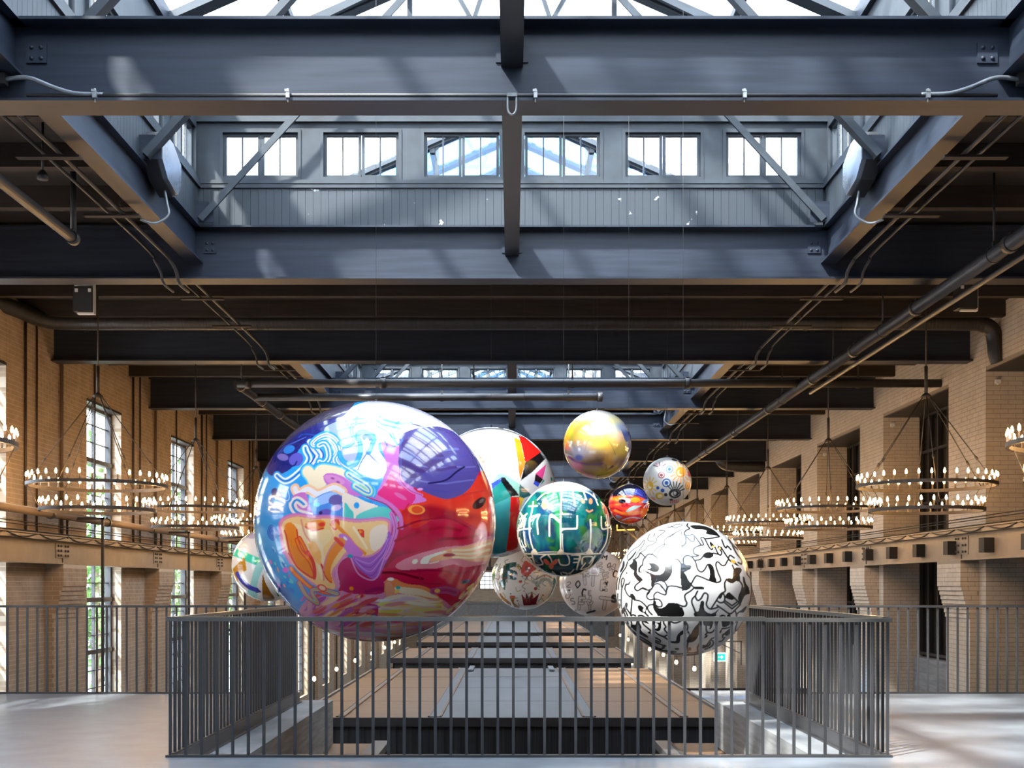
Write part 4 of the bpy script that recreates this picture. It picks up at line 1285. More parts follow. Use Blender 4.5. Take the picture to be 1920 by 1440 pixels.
    # rainbow tongue
    p.ribbon([(680,900),(730,960),(770,1030),(830,1010),(810,920),(850,880),(960,900),(1080,960),(1200,1040),(1330,1110)],
             [(30,BLUE),(25,(90,180,190)),(20,(240,206,160))])
    p.poly([(850,960),(900,910),(1000,930),(1120,990),(1240,1070),(1340,1130),(1380,1180),(1200,1150),(1040,1100),(900,1060)], MAG)
    p.poly([(860,960),(900,930),(990,950),(1080,1010),(1040,1050),(920,1030)], (206,110,170))
    p.ribbon([(1120,930),(1230,1000),(1330,1070),(1340,1120),(1280,1110),(1190,1050)], [(15,BLUE),(11,(96,190,160)),(7,(246,206,150)),(3,BLUE)])
    p.ell(950, 975, 3.4, 1.8, (140,50,110), rot=20); p.ell(1010, 1020, 3.4, 1.8, (140,50,110), rot=20)
    # left white scrolls
    p.ribbon([(540,1060),(580,1120),(680,1090),(800,1140),(960,1080),(1060,1110)], [(16,(244,170,120)),(8,(232,214,214))])
    p.poly([(490,1180),(560,1120),(660,1130),(700,1260),(740,1350),(600,1370),(500,1290)], MAG)
    p.ribbon([(640,1250),(560,1190),(520,1250),(570,1330),(700,1370)], [(13,(236,206,190)),(4,(30,110,190))])
    p.poly([(700,1230),(800,1160),(940,1120),(1060,1180),(1080,1280),(1060,1370),(900,1390),(760,1370)], (52,112,200))
    p.ell(880, 1190, 22, 8, (140,170,228), rot=-18); p.ell(990, 1210, 12, 9, (84,66,130), rot=-10); p.ell(990, 1290, 9, 5, (204,160,206), rot=-15); p.ell(860, 1340, 12, 6, (86,60,160), rot=-12)
    p.ell(780, 1250, 6, 4, (120,220,220)); p.ell(820, 1340, 3, 3, (20,20,70))
    p.ribbon([(300,1080),(380,1100),(460,1080),(480,1180),(420,1210),(330,1180)], [(9,BLUE),(5,(40,90,180)),(2,(120,190,230))])
    p.poly([(270,1090),(330,1070),(410,1130),(380,1170),(290,1150)], (36,34,90))
    # teal patch with cream
    p.poly([(1070,1130),(1180,1160),(1290,1210),(1440,1270),(1480,1420),(1300,1440),(1100,1430),(1060,1300)], (240,206,178))
    p.poly([(1080,1240),(1130,1290),(1170,1340),(1180,1400),(1160,1460),(1080,1440)], TEAL)
    p.poly([(1200,1380),(1300,1310),(1440,1270),(1560,1300),(1640,1420),(1500,1450),(1260,1450)], TEAL)
    p.ell(1200, 1260, 4.6, 5.4, BLUE)
    # orange body in a magenta ring
    C()
    OR = [(262,740),(330,705),(420,715),(540,720),(640,735),(790,725),(812,760),(790,840),(730,895),(650,905),(600,880),(560,930),(520,1000),(540,1080),(500,1090),(430,1060),(340,1000),(285,900),(258,820)]
    p.ribbon(OR, [(13,MAG),(8,(222,110,130))], closed=True)
    p.poly(OR, (247,176,98))
    p.poly([(300,740),(420,770),(520,790),(480,870),(500,960),(470,1040),(440,960),(380,860)], (248,196,132)); p.stroke([(360,720),(380,800),(440,880),(470,960),(480,1040)], 3, (226,116,96)); p.stroke([(300,735),(330,800),(345,860)], 3, (250,206,140))
    p.poly([(268,770),(300,735),(335,770),(352,860),(420,940),(442,1012),(410,1034),(340,985),(288,890)], ORG); p.stroke([(268,780),(300,900),(345,985),(412,1030),(440,1005),(415,930),(352,860),(335,775)], 2.6, (206,30,10))
    p.poly([(380,740),(440,720),(490,735),(470,770),(410,770)], ORG); p.ell(468, 745, 6, 3.6, RED); p.stroke([(380,755),(420,775),(480,765)], 2.4, RED)
    p.ribbon([(335,830),(360,880),(410,940),(430,1010),(420,960),(400,900),(350,820)], [(7,RED),(3.5,ORG)])
    p.stroke([(425,1030),(430,950),(400,890)], 6, RED); p.stroke([(440,1035),(445,960),(430,900),(380,840)], 3, PEACH)
    p.stroke([(290,900),(340,980),(410,1030)], 2.4, RED)
    p.poly([(400,850),(430,840),(470,900),(460,960),(420,900)], (246,150,60)); p.poly([(440,800),(500,770),(530,800),(480,860)], (246,190,120))
    p.poly([(520,730),(560,720),(570,750),(540,775)], RED); p.stroke([(545,740),(600,800),(640,860),(690,895)], 6, ORG); p.stroke([(520,745),(545,760)], 4, ORG)
    p.poly([(560,800),(600,800),(640,850),(680,900),(620,910),(580,860)], MAG); p.ell(592, 818, 4, 2, (230,210,200), rot=50)
    p.poly([(660,770),(690,775),(690,815),(670,800)], RED); p.ell(672, 783, 3, 3, ORG)
    p.poly([(480,980),(500,900),(540,830),(560,850),(530,920),(510,980),(520,1030),(500,1020)], ORG); p.stroke([(545,820),(570,850)], 5, RED); p.stroke([(470,960),(490,1020),(520,1050)], 3.4, RED)
    p.poly([(545,960),(580,910),(600,920),(560,1000),(560,1080),(540,1050)], PINK)
    # crimson pocket with violet folds
    p.poly([(555,960),(600,910),(640,920),(760,900),(800,830),(815,900),(780,1000),(790,1100),(600,1110),(560,1050)], (172,14,62))
    p.poly([(610,905),(700,915),(770,880),(815,780),(830,840),(800,960),(750,1030),(690,1000),(640,950)], (150,62,160))
    for q in range(4): p.stroke([(622 + 6*q,915 + 2*q),(680,985 - 16*q),(730,1010 - 22*q),(780,950 - 20*q),(812,850 - 10*q)], 1.8, (186,100,190) if q % 2 else (118,40,140))
    p.stroke([(618,918),(660,1000),(730,1035),(775,990),(800,900)], 2.2, (206,120,170)); p.ell(612, 905, 4, 3, (20,130,140)); p.ell(620, 1084, 4, 4, ORG); p.stroke([(700,1100),(760,1080),(800,1090)], 7, (140,8,60))
    p.ribbon([(830,690),(850,760),(830,850),(800,920)], [(9,MAG),(4,(214,110,170)),(1.5,(150,40,120))])
    p.stroke([(760,600),(830,650),(870,700),(880,755)], 7, (196,86,160)); p.stroke([(700,600),(800,640),(850,700)], 2, (150,20,80))
    # purple lobe
    LB = [(885,270),(960,235),(1100,205),(1240,250),(1330,400),(1310,470),(1230,570),(1110,603),(980,562),(890,515),(862,430),(870,330)]
    p.poly(LB, PURP)
    p.poly([(895,300),(980,290),(1060,320),(1120,400),(1040,440),(960,500),(890,480),(880,380)], DPUR)
    for q, (a, b) in enumerate((((920,320),(1200,330)), ((930,380),(1260,360)), ((960,430),(1300,420)), ((950,470),(1300,450)), ((960,510),(1280,500)), ((1000,550),(1220,550)))):
        mid = ((a[0] + b[0])/2, (a[1] + b[1])/2 + 18); p.stroke([a, mid, b], 4.5 if q < 2 else 2.6, LPUR if q in (0, 2, 4) else (52,44,120), a=.8)
    p.stroke([(1030,523),(1130,500),(1230,430)], 3.0, (16,10,50)); p.stroke([(1000,420),(1080,450),(1180,440)], 5, (50,28,90))
    p.ribbon([(868,470),(880,520),(930,570),(990,590)], [(5,(206,90,170)),(1.5,(140,30,90))]); p.ell(985, 560, 5, 2.4, (214,120,190), rot=-15); p.ell(878, 600, 12, 3.4, (206,70,130), rot=32)
    p.stroke([(870,260),(890,300),(830,340),(800,310)], 3, (52,80,170)); p.stroke([(745,180),(800,210),(880,230)], 4.5, (50,140,205)); p.stroke([(770,160),(840,195),(940,200)], 5.5, (40,130,200)); p.stroke([(760,220),(820,260),(860,320),(840,260)], 3, BLUE); p.stroke([(870,190),(1000,215),(1120,225)], 2, (40,40,80))
    # reds: orange ring, dark slot, streaks
    p.ell(960, 668, 15, 8, (230,120,40)); p.ell(964, 668, 10, 6, (206,50,20)); p.stroke([(920,640),(900,670),(930,700)], 2, (170,20,20))
    p.ell(1315, 628, 16, 8, (40,16,18), rot=-32); p.ell(1330, 615, 6, 3, (90,70,70), rot=-32)
    p.stroke([(860,760),(1000,720),(1160,720),(1300,790)], 3, DRED); p.stroke([(850,830),(1000,770),(1200,770)], 5, (150,6,24)); p.stroke([(1080,830),(1280,800)], 5, DRED)
    p.ell(1270, 780, 14, 16, (190,60,60), soft=.6, a=.5); p.stroke([(1420,520),(1435,600)], 6, (120,80,150)); p.ell(1375, 470, 3.5, 8, (110,90,170), rot=-12)
    # cream fingers at right
    p.poly([(852,965),(900,925),(1000,885),(1160,860),(1250,845),(1400,810),(1420,900),(1380,950),(1240,975),(1160,965),(1060,975),(960,975),(880,985)], (222,106,120))
    p.poly([(1010,930),(1060,900),(1160,870),(1390,830),(1400,930),(1340,945),(1180,930),(1100,935)], (238,150,96))
    for q in range(3): p.stroke([(1160,885 + 20*q),(1260,872 + 24*q),(1385,850 + 32*q)], 4.2, (246,218,160))
    p.ell(952, 935, 5, 4, CREAM, rot=-30); p.poly([(980,945),(1000,910),(1080,890),(1130,893),(1040,915),(1020,945)], (240,226,200)); p.stroke([(1030,945),(1080,938)], 2, CREAM); p.ell(1140, 910, 11, 3, (150,10,30))
    p.stroke([(880,990),(1060,985),(1200,1010),(1300,980),(1380,960)], 3, (140,4,40)); p.stroke([(790,1000),(900,1005),(1000,1030)], 4, (100,0,14)); p.stroke([(980,1000),(1000,1050),(1100,1060)], 2.4, (150,10,40))
    # stacked cream and orange slabs below
    p.poly([(800,1040),(850,1030),(900,1050),(1030,1080),(1090,1150),(1010,1140),(880,1110),(800,1120)], (232,110,52))
    p.poly([(860,1070),(1000,1090),(1085,1145),(980,1125),(870,1105)], (240,206,160)); p.ell(868, 1075, 4, 3, (40,160,150)); p.ell(858, 1100, 6, 3, (238,190,60), rot=-20); p.ell(828, 1032, 6, 2.6, (246,220,200)); p.poly([(800,1060),(830,1050),(850,1120),(810,1150)], (230,130,90))
    p.poly([(770,1150),(880,1115),(1000,1135),(1100,1180),(1150,1230),(1000,1260),(880,1270),(780,1260)], (240,204,170))
    for q in range(46):
        x = 780 + p.r.rand()*340; y = 1140 + p.r.rand()*130; w = 8 + p.r.rand()*22
        cc = [(246,226,190),(238,190,120),(232,130,70),(226,208,90),(220,170,190),(222,120,120),(236,220,214)][q % 7]
        if x - 760 > (y - 1100)*.3: p.ell(x, y, w, 2 + p.r.rand()*2, cc, rot=6 - 10*p.r.rand())
    p.ell(910, 1260, 28, 3.2, (206,14,66), rot=-3); p.ell(1060, 1258, 18, 2.2, (206,14,66), rot=6); p.ell(830, 1205, 22, 3, (226,200,60)); 
    p.ribbon([(1060,1100),(1120,1095),(1185,1110)], [(13,(150,60,130)),(9,(176,40,80)),(4,(140,20,80))]); p.ell(1078, 1098, 5, 4, (238,170,70)); p.ell(1240, 1058, 10, 4, (60,70,110)); p.ell(1240, 1058, 6, 2, (20,30,50))
    for q in range(40):
        t = p.r.rand(); x = 1180 + 200*t + p.r.randn()*16; y = 1210 - 190*t + p.r.randn()*14
        p.ell(x, y, 4 + 4*p.r.rand(), 3, [(240,220,120),(238,170,110),(206,90,80),(240,226,190)][q % 4], rot=-40)
    p.poly([(585,1200),(640,1175),(755,1170),(755,1240),(690,1250),(620,1225)], (166,10,54)); p.poly([(640,1130),(690,1115),(690,1160),(650,1165)], (226,100,50)); p.ell(672, 1122, 4, 5, (190,20,50)); p.ell(742, 1242, 5, 4, (90,190,190))
    # warm marbling under the orange body and on the lower left
    for q in range(70):
        a = p.r.rand(); x = 380 + 380*a + p.r.randn()*20; y = 1110 + 160*p.r.rand() + 40*a
        p.ell(x, y, 8 + 16*p.r.rand(), 2 + 2.5*p.r.rand(), [(232,110,40),(214,80,60),(222,130,150),(190,90,170),(240,170,120),(214,50,60),(176,60,140)][q % 7], rot=-10 - 30*(1 - a) + 12*p.r.randn())
    p.ribbon([(300,980),(340,1030),(400,1080),(470,1100),(540,1110)], [(13,BLUE),(8,RED),(5,ORG)])
    p.ribbon([(340,1060),(380,1130),(440,1170),(410,1100),(480,1090),(550,1115)], [(9,RED),(6,(60,170,190)),(2.5,ORG)])
    p.ell(470, 1080, 9, 6, RED, rot=20); p.ell(472, 1080, 6.5, 4, (244,170,130), rot=20)
    p.ribbon([(190,770),(210,800),(200,825),(180,800),(195,765),(225,790)], [(7,DEEP),(4,(50,120,205)),(1.5,(16,50,150))])
    for q in range(22):
        x = 170 + 130*p.r.rand(); y = 860 + 290*p.r.rand()
        p.ell(x, y, 2 + 4*p.r.rand(), 1.4 + p.r.rand(), [(120,200,230),(200,90,170),(40,90,190),(226,120,110),(90,190,190)][q % 5], rot=55 + 20*p.r.randn())
    p.ell(266, 990, 6, 4.5, (206,70,180)); p.ell(246, 930, 2, 9, (160,214,236), rot=-35)
    p.poly([(480,985),(505,900),(560,815),(590,840),(540,920),(515,985),(525,1045),(500,1030)], ORG); p.stroke([(478,990),(505,895),(562,812)], 2.4, (222,110,120)); p.stroke([(545,815),(575,850)], 6, RED, smooth=False); p.stroke([(640,760),(700,870)], 4, (250,206,150)); p.poly([(730,770),(800,745),(805,820),(750,880),(720,860)], (236,206,190), a=.7)
    # pale bottom streaks
    for q in range(40):
        x = 450 + 700*p.r.rand(); y = 1290 + 130*p.r.rand()
        p.ell(x, y, 16 + 26*p.r.rand(), 1.5 + 2.5*p.r.rand(), [(232,120,60),(226,150,150),(244,214,190),(206,90,140),(238,170,100),(226,190,190)][q % 6], rot=-4 + 8*p.r.rand(), a=.85)
    p.c = 255*(np.clip(p.c, 0, 255)/255)**.76

# ---------------------------------------------------------------- black and white ball
def paint_bw(p):
    K, W = (14,13,13), (208,205,202)
    p.fill(W); lw = 2.7
    A = lambda: p.frame(1150, 975, 11.077); B = lambda: p.frame(1280, 975, 11.077); Cc = lambda: p.frame(1150, 1100, 11.077); Dd = lambda: p.frame(1280, 1100, 11.077)
    def S(*pts, w=lw): p.stroke(list(pts), w, K)
    def Z(*pts): p.poly(list(pts), K)
    A()
    S((700,800),(760,740),(850,750),(920,800),(1020,860),(1120,870),(1260,850),(1340,850),(1400,920),(1440,1000))
    S((700,800),(600,710),(560,780),(490,830))
    Z((1080,880),(1220,870),(1240,1000),(1230,1120),(1160,1240),(1090,1290),(1000,1270),(900,1310),(860,1400),(830,1440),(810,1180),(740,1120),(670,1070),(760,1090),(900,1150),(1020,1140),(1090,1060),(1080,960))
    Z((700,810),(780,910),(900,930),(980,1000),(960,1080),(880,1100),(800,1070),(680,1050),(800,1030),(810,980),(740,880))
    S((700,800),(660,850),(650,930)); Z((640,940),(690,990),(680,1060),(620,1110),(560,1090),(570,1000)); p.ell(640, 1030, 3.2, 6, W, rot=25)
    Z((450,820),(530,880),(540,1000),(540,1120),(640,1220),(650,1260),(580,1290),(500,1210),(460,1130),(470,1070),(400,1020),(370,950),(400,880))
    p.ell(410, 890, 2, 4.6, W, rot=30)
    S((600,1290),(520,1350),(490,1420),(540,1470)); S((240,1210),(270,1250),(250,1330),(210,1440)); S((220,1220),(200,1300),(210,1400))
    S((280,1440),(300,1340),(360,1340),(390,1290)); Z((280,1350),(340,1320),(390,1280),(380,1340),(310,1370))
    S((330,880),(290,1000),(200,1130),(150,1300),(140,1440)); S((350,850),(420,780),(500,680),(430,780),(370,840)); S((120,1200),(90,1300),(90,1440), w=3.4)
    Z((230,850),(270,900),(250,1010),(180,1100),(170,1050),(210,960)); S((340,840),(320,760),(420,640),(560,560),(640,460),(670,450),(650,540),(540,700),(480,820), w=1.5)
    p.ell(316, 1110, 1.6, 2.0, K); S((590,700),(700,640),(740,570),(860,530),(920,460),(940,390),(1060,290),(1080,250),(970,240), w=1.5); S((880,470),(770,460),(740,400),(780,300), w=1.5); S((880,300),(860,370), w=1.6)
    S((1080,530),(960,600),(860,700),(820,760), w=1.5); S((1100,540),(1000,640),(920,770), w=1.5); S((1080,540),(1080,470),(1140,400),(1300,300),(1440,220), w=1.5); S((1140,390),(1220,370),(1290,300), w=1.6); S((1420,260),(1410,400),(1420,560),(1440,590), w=1.6); S((1140,540),(1300,570),(1440,590), w=1.5)
    S((1120,180),(1220,170),(1300,120),(1440,110), w=1.4); S((1200,150),(1290,190),(1440,140), w=1.4)
    S((830,1440),(900,1340),(990,1340),(1080,1440)); S((900,1300),(1000,1270),(1090,1300),(1140,1400),(1140,1440)); S((1130,1440),(1170,1380),(1300,1380),(1440,1420))
    Z((1400,940),(1450,980),(1450,1440),(1420,1420),(1400,1200)); S((600,1440),(660,1410),(730,1440))
    B()
    Z((150,150),(300,130),(480,160),(640,240),(720,330),(750,380),(640,350),(520,340),(460,310),(480,260),(400,230),(280,230),(210,210))
    S((100,100),(90,160),(140,210),(60,260),(30,330),(60,400),(60,520),(0,580)); S((60,350),(120,370),(190,340),(230,400),(220,480),(150,470),(80,390)); Z((180,330),(240,370),(250,450),(210,490),(230,420)); S((230,360),(310,480),(370,560),(410,540),(360,420),(400,400),(440,430))
    S((440,430),(600,410),(720,380)); S((440,430),(520,600),(570,650),(590,630)); Z((530,500),(570,500),(640,590),(620,620),(560,600)); S((640,600),(690,720),(740,760),(770,700),(700,600)); Z((700,570),(750,590),(770,650),(730,660)); p.ell(600, 590, 3, 2, (190,150,80)); p.ell(735, 620, 2.4, 2.4, (190,150,80))
    S((370,560),(260,600),(210,660),(230,740),(310,770),(250,790),(180,790)); Z((390,780),(440,720),(520,700),(600,730),(590,790),(520,830),(440,820)); S((600,720),(680,740),(740,760)); S((400,790),(340,850),(250,870))
    S((180,800),(90,770),(20,820),(20,930),(60,970)); Z((20,900),(60,960),(160,970),(150,1040),(80,1080),(0,1100),(0,960))
    S((180,800),(250,900),(290,1040),(360,1100),(430,1050),(480,960),(540,950)); Z((490,960),(560,950),(610,1030),(630,1180),(660,1270),(600,1300),(520,1260),(530,1100)); S((530,1260),(640,1300),(720,1290),(740,1240),(690,1110),(650,980),(660,910),(700,900),(760,960),(830,960),(890,860),(930,860))
    S((760,600),(830,720),(910,840),(960,890)); S((910,800),(940,760),(1020,810)); Z((930,850),(1000,860),(1080,930),(1120,970),(1040,950)); p.ell(1000, 885, 5, 3, (196,150,60), rot=20)
    Z((1010,1040),(1080,1000),(1160,1020),(1170,1070),(1130,1140),(1130,1270),(1040,1280),(980,1320),(900,1300),(850,1250),(900,1220),(980,1220),(990,1120)); S((860,1240),(820,1320),(830,1440)); S((1130,1280),(1180,1360),(1170,1440))
    Z((1190,1190),(1230,1210),(1260,1320),(1320,1400),(1320,1440),(1250,1440),(1210,1340)); S((980,960),(1020,1060)); S((1280,1000),(1290,1130),(1370,1230),(1400,1440)); S((930,420),(1010,540),(1110,620), w=3); S((1000,560),(1080,720),(1180,850),(1170,930),(1100,900)); S((780,440),(820,560),(860,610),(890,570),(960,640)); S((1230,830),(1340,1030), w=3)
    S((190,1290),(260,1180),(340,1190),(480,1250),(540,1270)); S((190,1290),(170,1350),(220,1400)); Z((0,1110),(60,1150),(120,1270),(170,1330),(130,1430),(0,1440)); Z((230,1390),(330,1380),(410,1400),(400,1440),(240,1440))
    Cc()
    S((490,0),(500,60),(560,80),(640,40),(740,70),(800,60)); Z((850,0),(800,120),(750,170),(730,140),(780,70)); S((740,150),(740,220),(800,260),(890,250),(980,260),(1030,320),(1030,390),(970,400),(920,370)); S((890,250),(880,170),(940,110),(1020,140),(1110,160),(1130,40),(1160,0)); S((1020,0),(1080,60),(1120,130))
    Z((870,270),(920,300),(930,390),(1010,430),(1100,390),(1170,320),(1300,330),(1400,400),(1440,430),(1440,590),(1000,590),(930,540),(860,410)); S((1320,340),(1440,390)); S((740,430),(780,370),(860,360)); S((750,440),(780,500),(840,560))
    Z((390,160),(440,140),(490,190),(510,260),(470,270),(410,240)); S((280,50),(330,150),(390,210)); S((430,270),(420,400),(400,550)); S((480,270),(600,290),(700,370),(740,430)); S((740,430),(700,480),(710,540)); Z((550,400),(600,370),(680,430),(700,520),(640,520),(570,470)); p.ell(680, 470, 2.6, 3.4, W, rot=15); S((700,530),(760,590))
    Z((300,320),(340,350),(320,440),(260,530),(200,570),(190,490),(250,410)); S((320,460),(380,540),(410,590)); S((400,590),(450,570),(500,590)); S((560,590),(620,580),(680,600)); S((140,280),(170,270),(190,340),(160,400),(140,350)); S((210,60),(200,250),(200,440)); S((120,150),(110,300),(150,430), w=3.2); S((290,500),(330,590)); S((250,520),(290,640),(330,760),(260,740)); S((300,660),(330,760)); S((380,640),(410,740),(400,830))
    Z((520,690),(570,720),(620,820),(600,860),(630,920),(740,1000),(730,1040),(600,980),(480,900),(420,850),(410,780),(490,770)); S((260,760),(350,830),(420,920),(560,1010),(700,1090),(800,1160)); S((300,800),(400,930),(540,1060),(700,1150),(860,1240)); S((560,1080),(700,1140)); S((640,700),(660,760),(740,830),(800,880)); Z((640,700),(720,690),(770,740),(700,730)); S((870,880),(960,960),(1070,1010),(1140,1060)); S((1060,1010),(1130,970))
    Z((900,720),(990,710),(1000,680),(1020,700),(1010,840),(960,890),(880,870),(850,830),(920,840),(960,800),(950,740)); p.ell(885, 790, 2, 2, K); S((1060,660),(1070,730),(1110,800),(1080,850),(1140,930)); S((760,930),(790,910)); Z((750,930),(800,910),(800,960)); S((880,1020),(990,1080),(980,1120),(900,1090),(890,1120),(1000,1170),(1100,1200)); Z((1020,1220),(1080,1190),(1080,1250),(1040,1260)); S((860,1210),(960,1270),(1040,1260)); S((880,1260),(1000,1300),(1180,1320),(1300,1330))
    Z((1190,1090),(1300,1090),(1330,980),(1420,880),(1500,860),(1500,930),(1400,980),(1370,1130),(1200,1130)); p.ell(1325, 1260, 4, 1.8, K); S((1190,680),(1280,720),(1390,690),(1430,640)); S((1190,1340),(1290,1380),(1440,1370))
    Dd()
    S((220,30),(150,90),(50,160),(50,250),(80,320),(60,380),(0,390)); S((290,90),(250,180),(270,250),(310,270),(360,230),(410,140),(450,130),(490,170),(480,260),(460,340),(490,410),(540,440),(620,430),(700,400)); S((250,180),(190,240),(180,320),(240,480),(250,580)); Z((330,400),(350,300),(390,280),(420,310),(420,440),(480,510),(560,530),(640,500),(720,430),(660,520),(620,590),(250,590),(240,490),(300,490)); S((560,430),(640,300),(740,150),(830,90),(820,0))
    Z((700,220),(730,150),(790,110),(770,190),(740,240)); S((670,280),(740,320),(810,290),(820,200),(790,130)); Z((830,210),(860,140),(910,130),(1010,220),(980,260),(900,250)); S((910,130),(1010,220),(1130,340)); S((670,370),(800,460),(930,540),(1030,470),(1140,360)); p.stroke([(810,310),(970,440),(1110,330)], lw, K, smooth=False); p.stroke([(830,280),(970,380),(1080,300)], lw, K, smooth=False)
    Z((1100,190),(1160,60),(1240,0),(1330,60),(1340,150),(1250,170),(1190,260),(1140,360),(1100,290)); S((1390,0),(1380,200),(1340,360)); Z((1130,510),(1200,440),(1280,390),(1270,450),(1210,520)); S((1060,560),(1120,510),(1160,490)); S((1030,480),(1070,560),(1060,620)); Z((870,600),(890,550),(940,560),(950,620),(950,720),(890,790),(800,810),(770,740),(770,680),(870,660)); S((720,600),(780,570),(830,590)); S((670,720),(720,640),(770,590))
    Z((90,880),(130,900),(150,950),(240,800),(350,700),(340,860),(300,1000),(230,1090),(130,1120),(80,1100),(90,1030)); p.ell(80, 965, 4, 4.5, W); S((60,700),(100,780),(90,860)); Z((410,680),(590,670),(560,830),(520,840),(530,790),(420,770)); S((460,790),(470,880),(520,920),(590,900),(640,830),(680,720)); S((480,920),(450,960)); Z((420,1030),(460,970),(500,960),(480,1010)); Z((730,900),(770,850),(770,900),(740,940)); S((780,840),(880,830),(960,800),(1000,740))
    Z((820,950),(880,880),(960,830),(970,920),(900,990),(850,980)); S((800,1030),(800,970),(830,950)); S((730,1110),(790,1100),(840,1030)); S((410,1190),(470,1190),(520,1120),(580,1040),(680,1020)); S((410,1230),(510,1200),(550,1140),(540,1080),(600,1090),(610,1160),(560,1220),(450,1270)); S((310,1330),(300,1220),(340,1130)); S((100,1130),(90,1220),(110,1340)); p.ell(140, 1260, 3, 3.4, K); Z((600,1280),(660,1210),(670,1240),(630,1280)); S((90,1340),(200,1350),(300,1330)); S((100,1400),(240,1390),(400,1330)); S((1060,720),(1110,650),(1060,840),(1090,900),(1180,800),(1240,690))
    p.frame(1130, 960, 5.143)

# ---------------------------------------------------------------- green maze ball
def paint_green(p):
    p.fill((8,54,64)); a, b, c = p.noise(.06, 4), p.noise(.05, 4, 1.5, .6), p.noise(.08, 4)
    p.mixc((a - .5)*3, (12,50,96)); p.mixc((b - .56)*3.2, (18,92,88)); p.mixc((c - .62)*4, (42,88,40)); p.mixc((.34 - a)*4, (8,44,62)); p.mixc((.32 - b)*4, (24,110,60))
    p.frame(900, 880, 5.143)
    p.mixc(np.clip((p.T([(0, 235)])[0][1] - p.y)/9, 0, 1), (226,238,236))  # near-white cap paints in the light falling on the ball's top
    L = (236,216,188); w = 2.7
    def S(*pts, q=w): p.stroke(list(pts), q, L)
    S((785,215),(780,400),(778,600),(780,800)); S((420,810),(600,812),(800,808),(1000,812),(1160,808)); S((780,300),(835,312)); S((725,352),(780,345)); S((785,420),(800,438),(850,438)); S((785,575),(900,572),(930,560),(932,455)); S((790,590),(810,578),(930,570)); S((890,215),(910,340)); S((990,215),(1020,300)); S((770,500),(690,440),(675,500),(675,640)); S((775,520),(720,470),(690,460)); S((500,500),(580,440),(560,500),(568,620)); S((490,470),(485,600),(500,700),(530,790)); S((490,600),(490,480),(570,440)); S((520,320),(510,400),(495,470)); S((480,360),(560,358)); S((500,570),(440,575),(360,590)); S((440,460),(430,560)); S((390,480),(450,440),(460,430)); S((430,600),(440,700),(450,740),(400,740),(385,660)); S((380,560),(370,660),(420,790)); S((1055,490),(1060,620),(1050,790)); S((1160,460),(1165,570),(1220,570),(1250,560)); S((1210,440),(1225,570),(1210,700),(1150,800)); S((1090,240),(1130,350)); S((1160,320),(1220,390),(1240,540)); S((720,220),(700,270)); S((650,240),(690,220)); S((390,420),(420,470),(400,560))
    for x, y in ((780,800),(530,800),(1050,800)): p.poly([(x-34,y+8),(x,y-40),(x+34,y+8)], L)
    S((510,820),(520,870),(545,915),(610,905),(590,850),(640,815)); S((660,815),(690,860),(700,900)); S((760,860),(780,910),(850,910),(860,860),(840,815)); S((440,820),(470,850),(500,880)); S((450,850),(500,845)); S((880,820),(960,825),(950,880),(900,890)); S((905,855),(945,855)); S((980,905),(990,840),(1080,840),(1050,900)); S((960,820),(930,960)); S((1010,900),(970,960),(1040,940)); S((560,930),(640,990),(720,1000)); S((600,960),(640,1010)); S((700,980),(740,1020)); S((800,985),(860,1000),(900,960)); S((780,990),(790,1020)); S((830,990),(840,1015)); S((860,990),(870,1005)); S((1100,830),(1060,920),(980,990)); S((545,800),(640,790),(770,790), q=1.6); S((795,620),(800,760),(830,800),(1000,800),(1040,760), q=1.6); S((780,215),(640,235),(560,300), q=2.5); S((790,215),(900,205),(1040,235),(1120,300), q=2.5)
    O = (232,112,78)
    p.ell(632, 345, 6, 9.5, O, rot=8); p.ell(625, 310, 2.6, 3.4, (250,230,220)); p.ell(985, 315, 5, 3.6, O, rot=50); p.ell(1060, 315, 3.6, 5.6, O); p.ell(975, 295, 2, 2, (250,230,220)); p.stroke([(1020,400),(1045,415),(1075,400)], 3, O); p.ell(645, 885, 7, 4, O, rot=45); p.ell(725, 885, 7, 4, O, rot=-45); p.ell(690, 925, 4.5, 6, O)

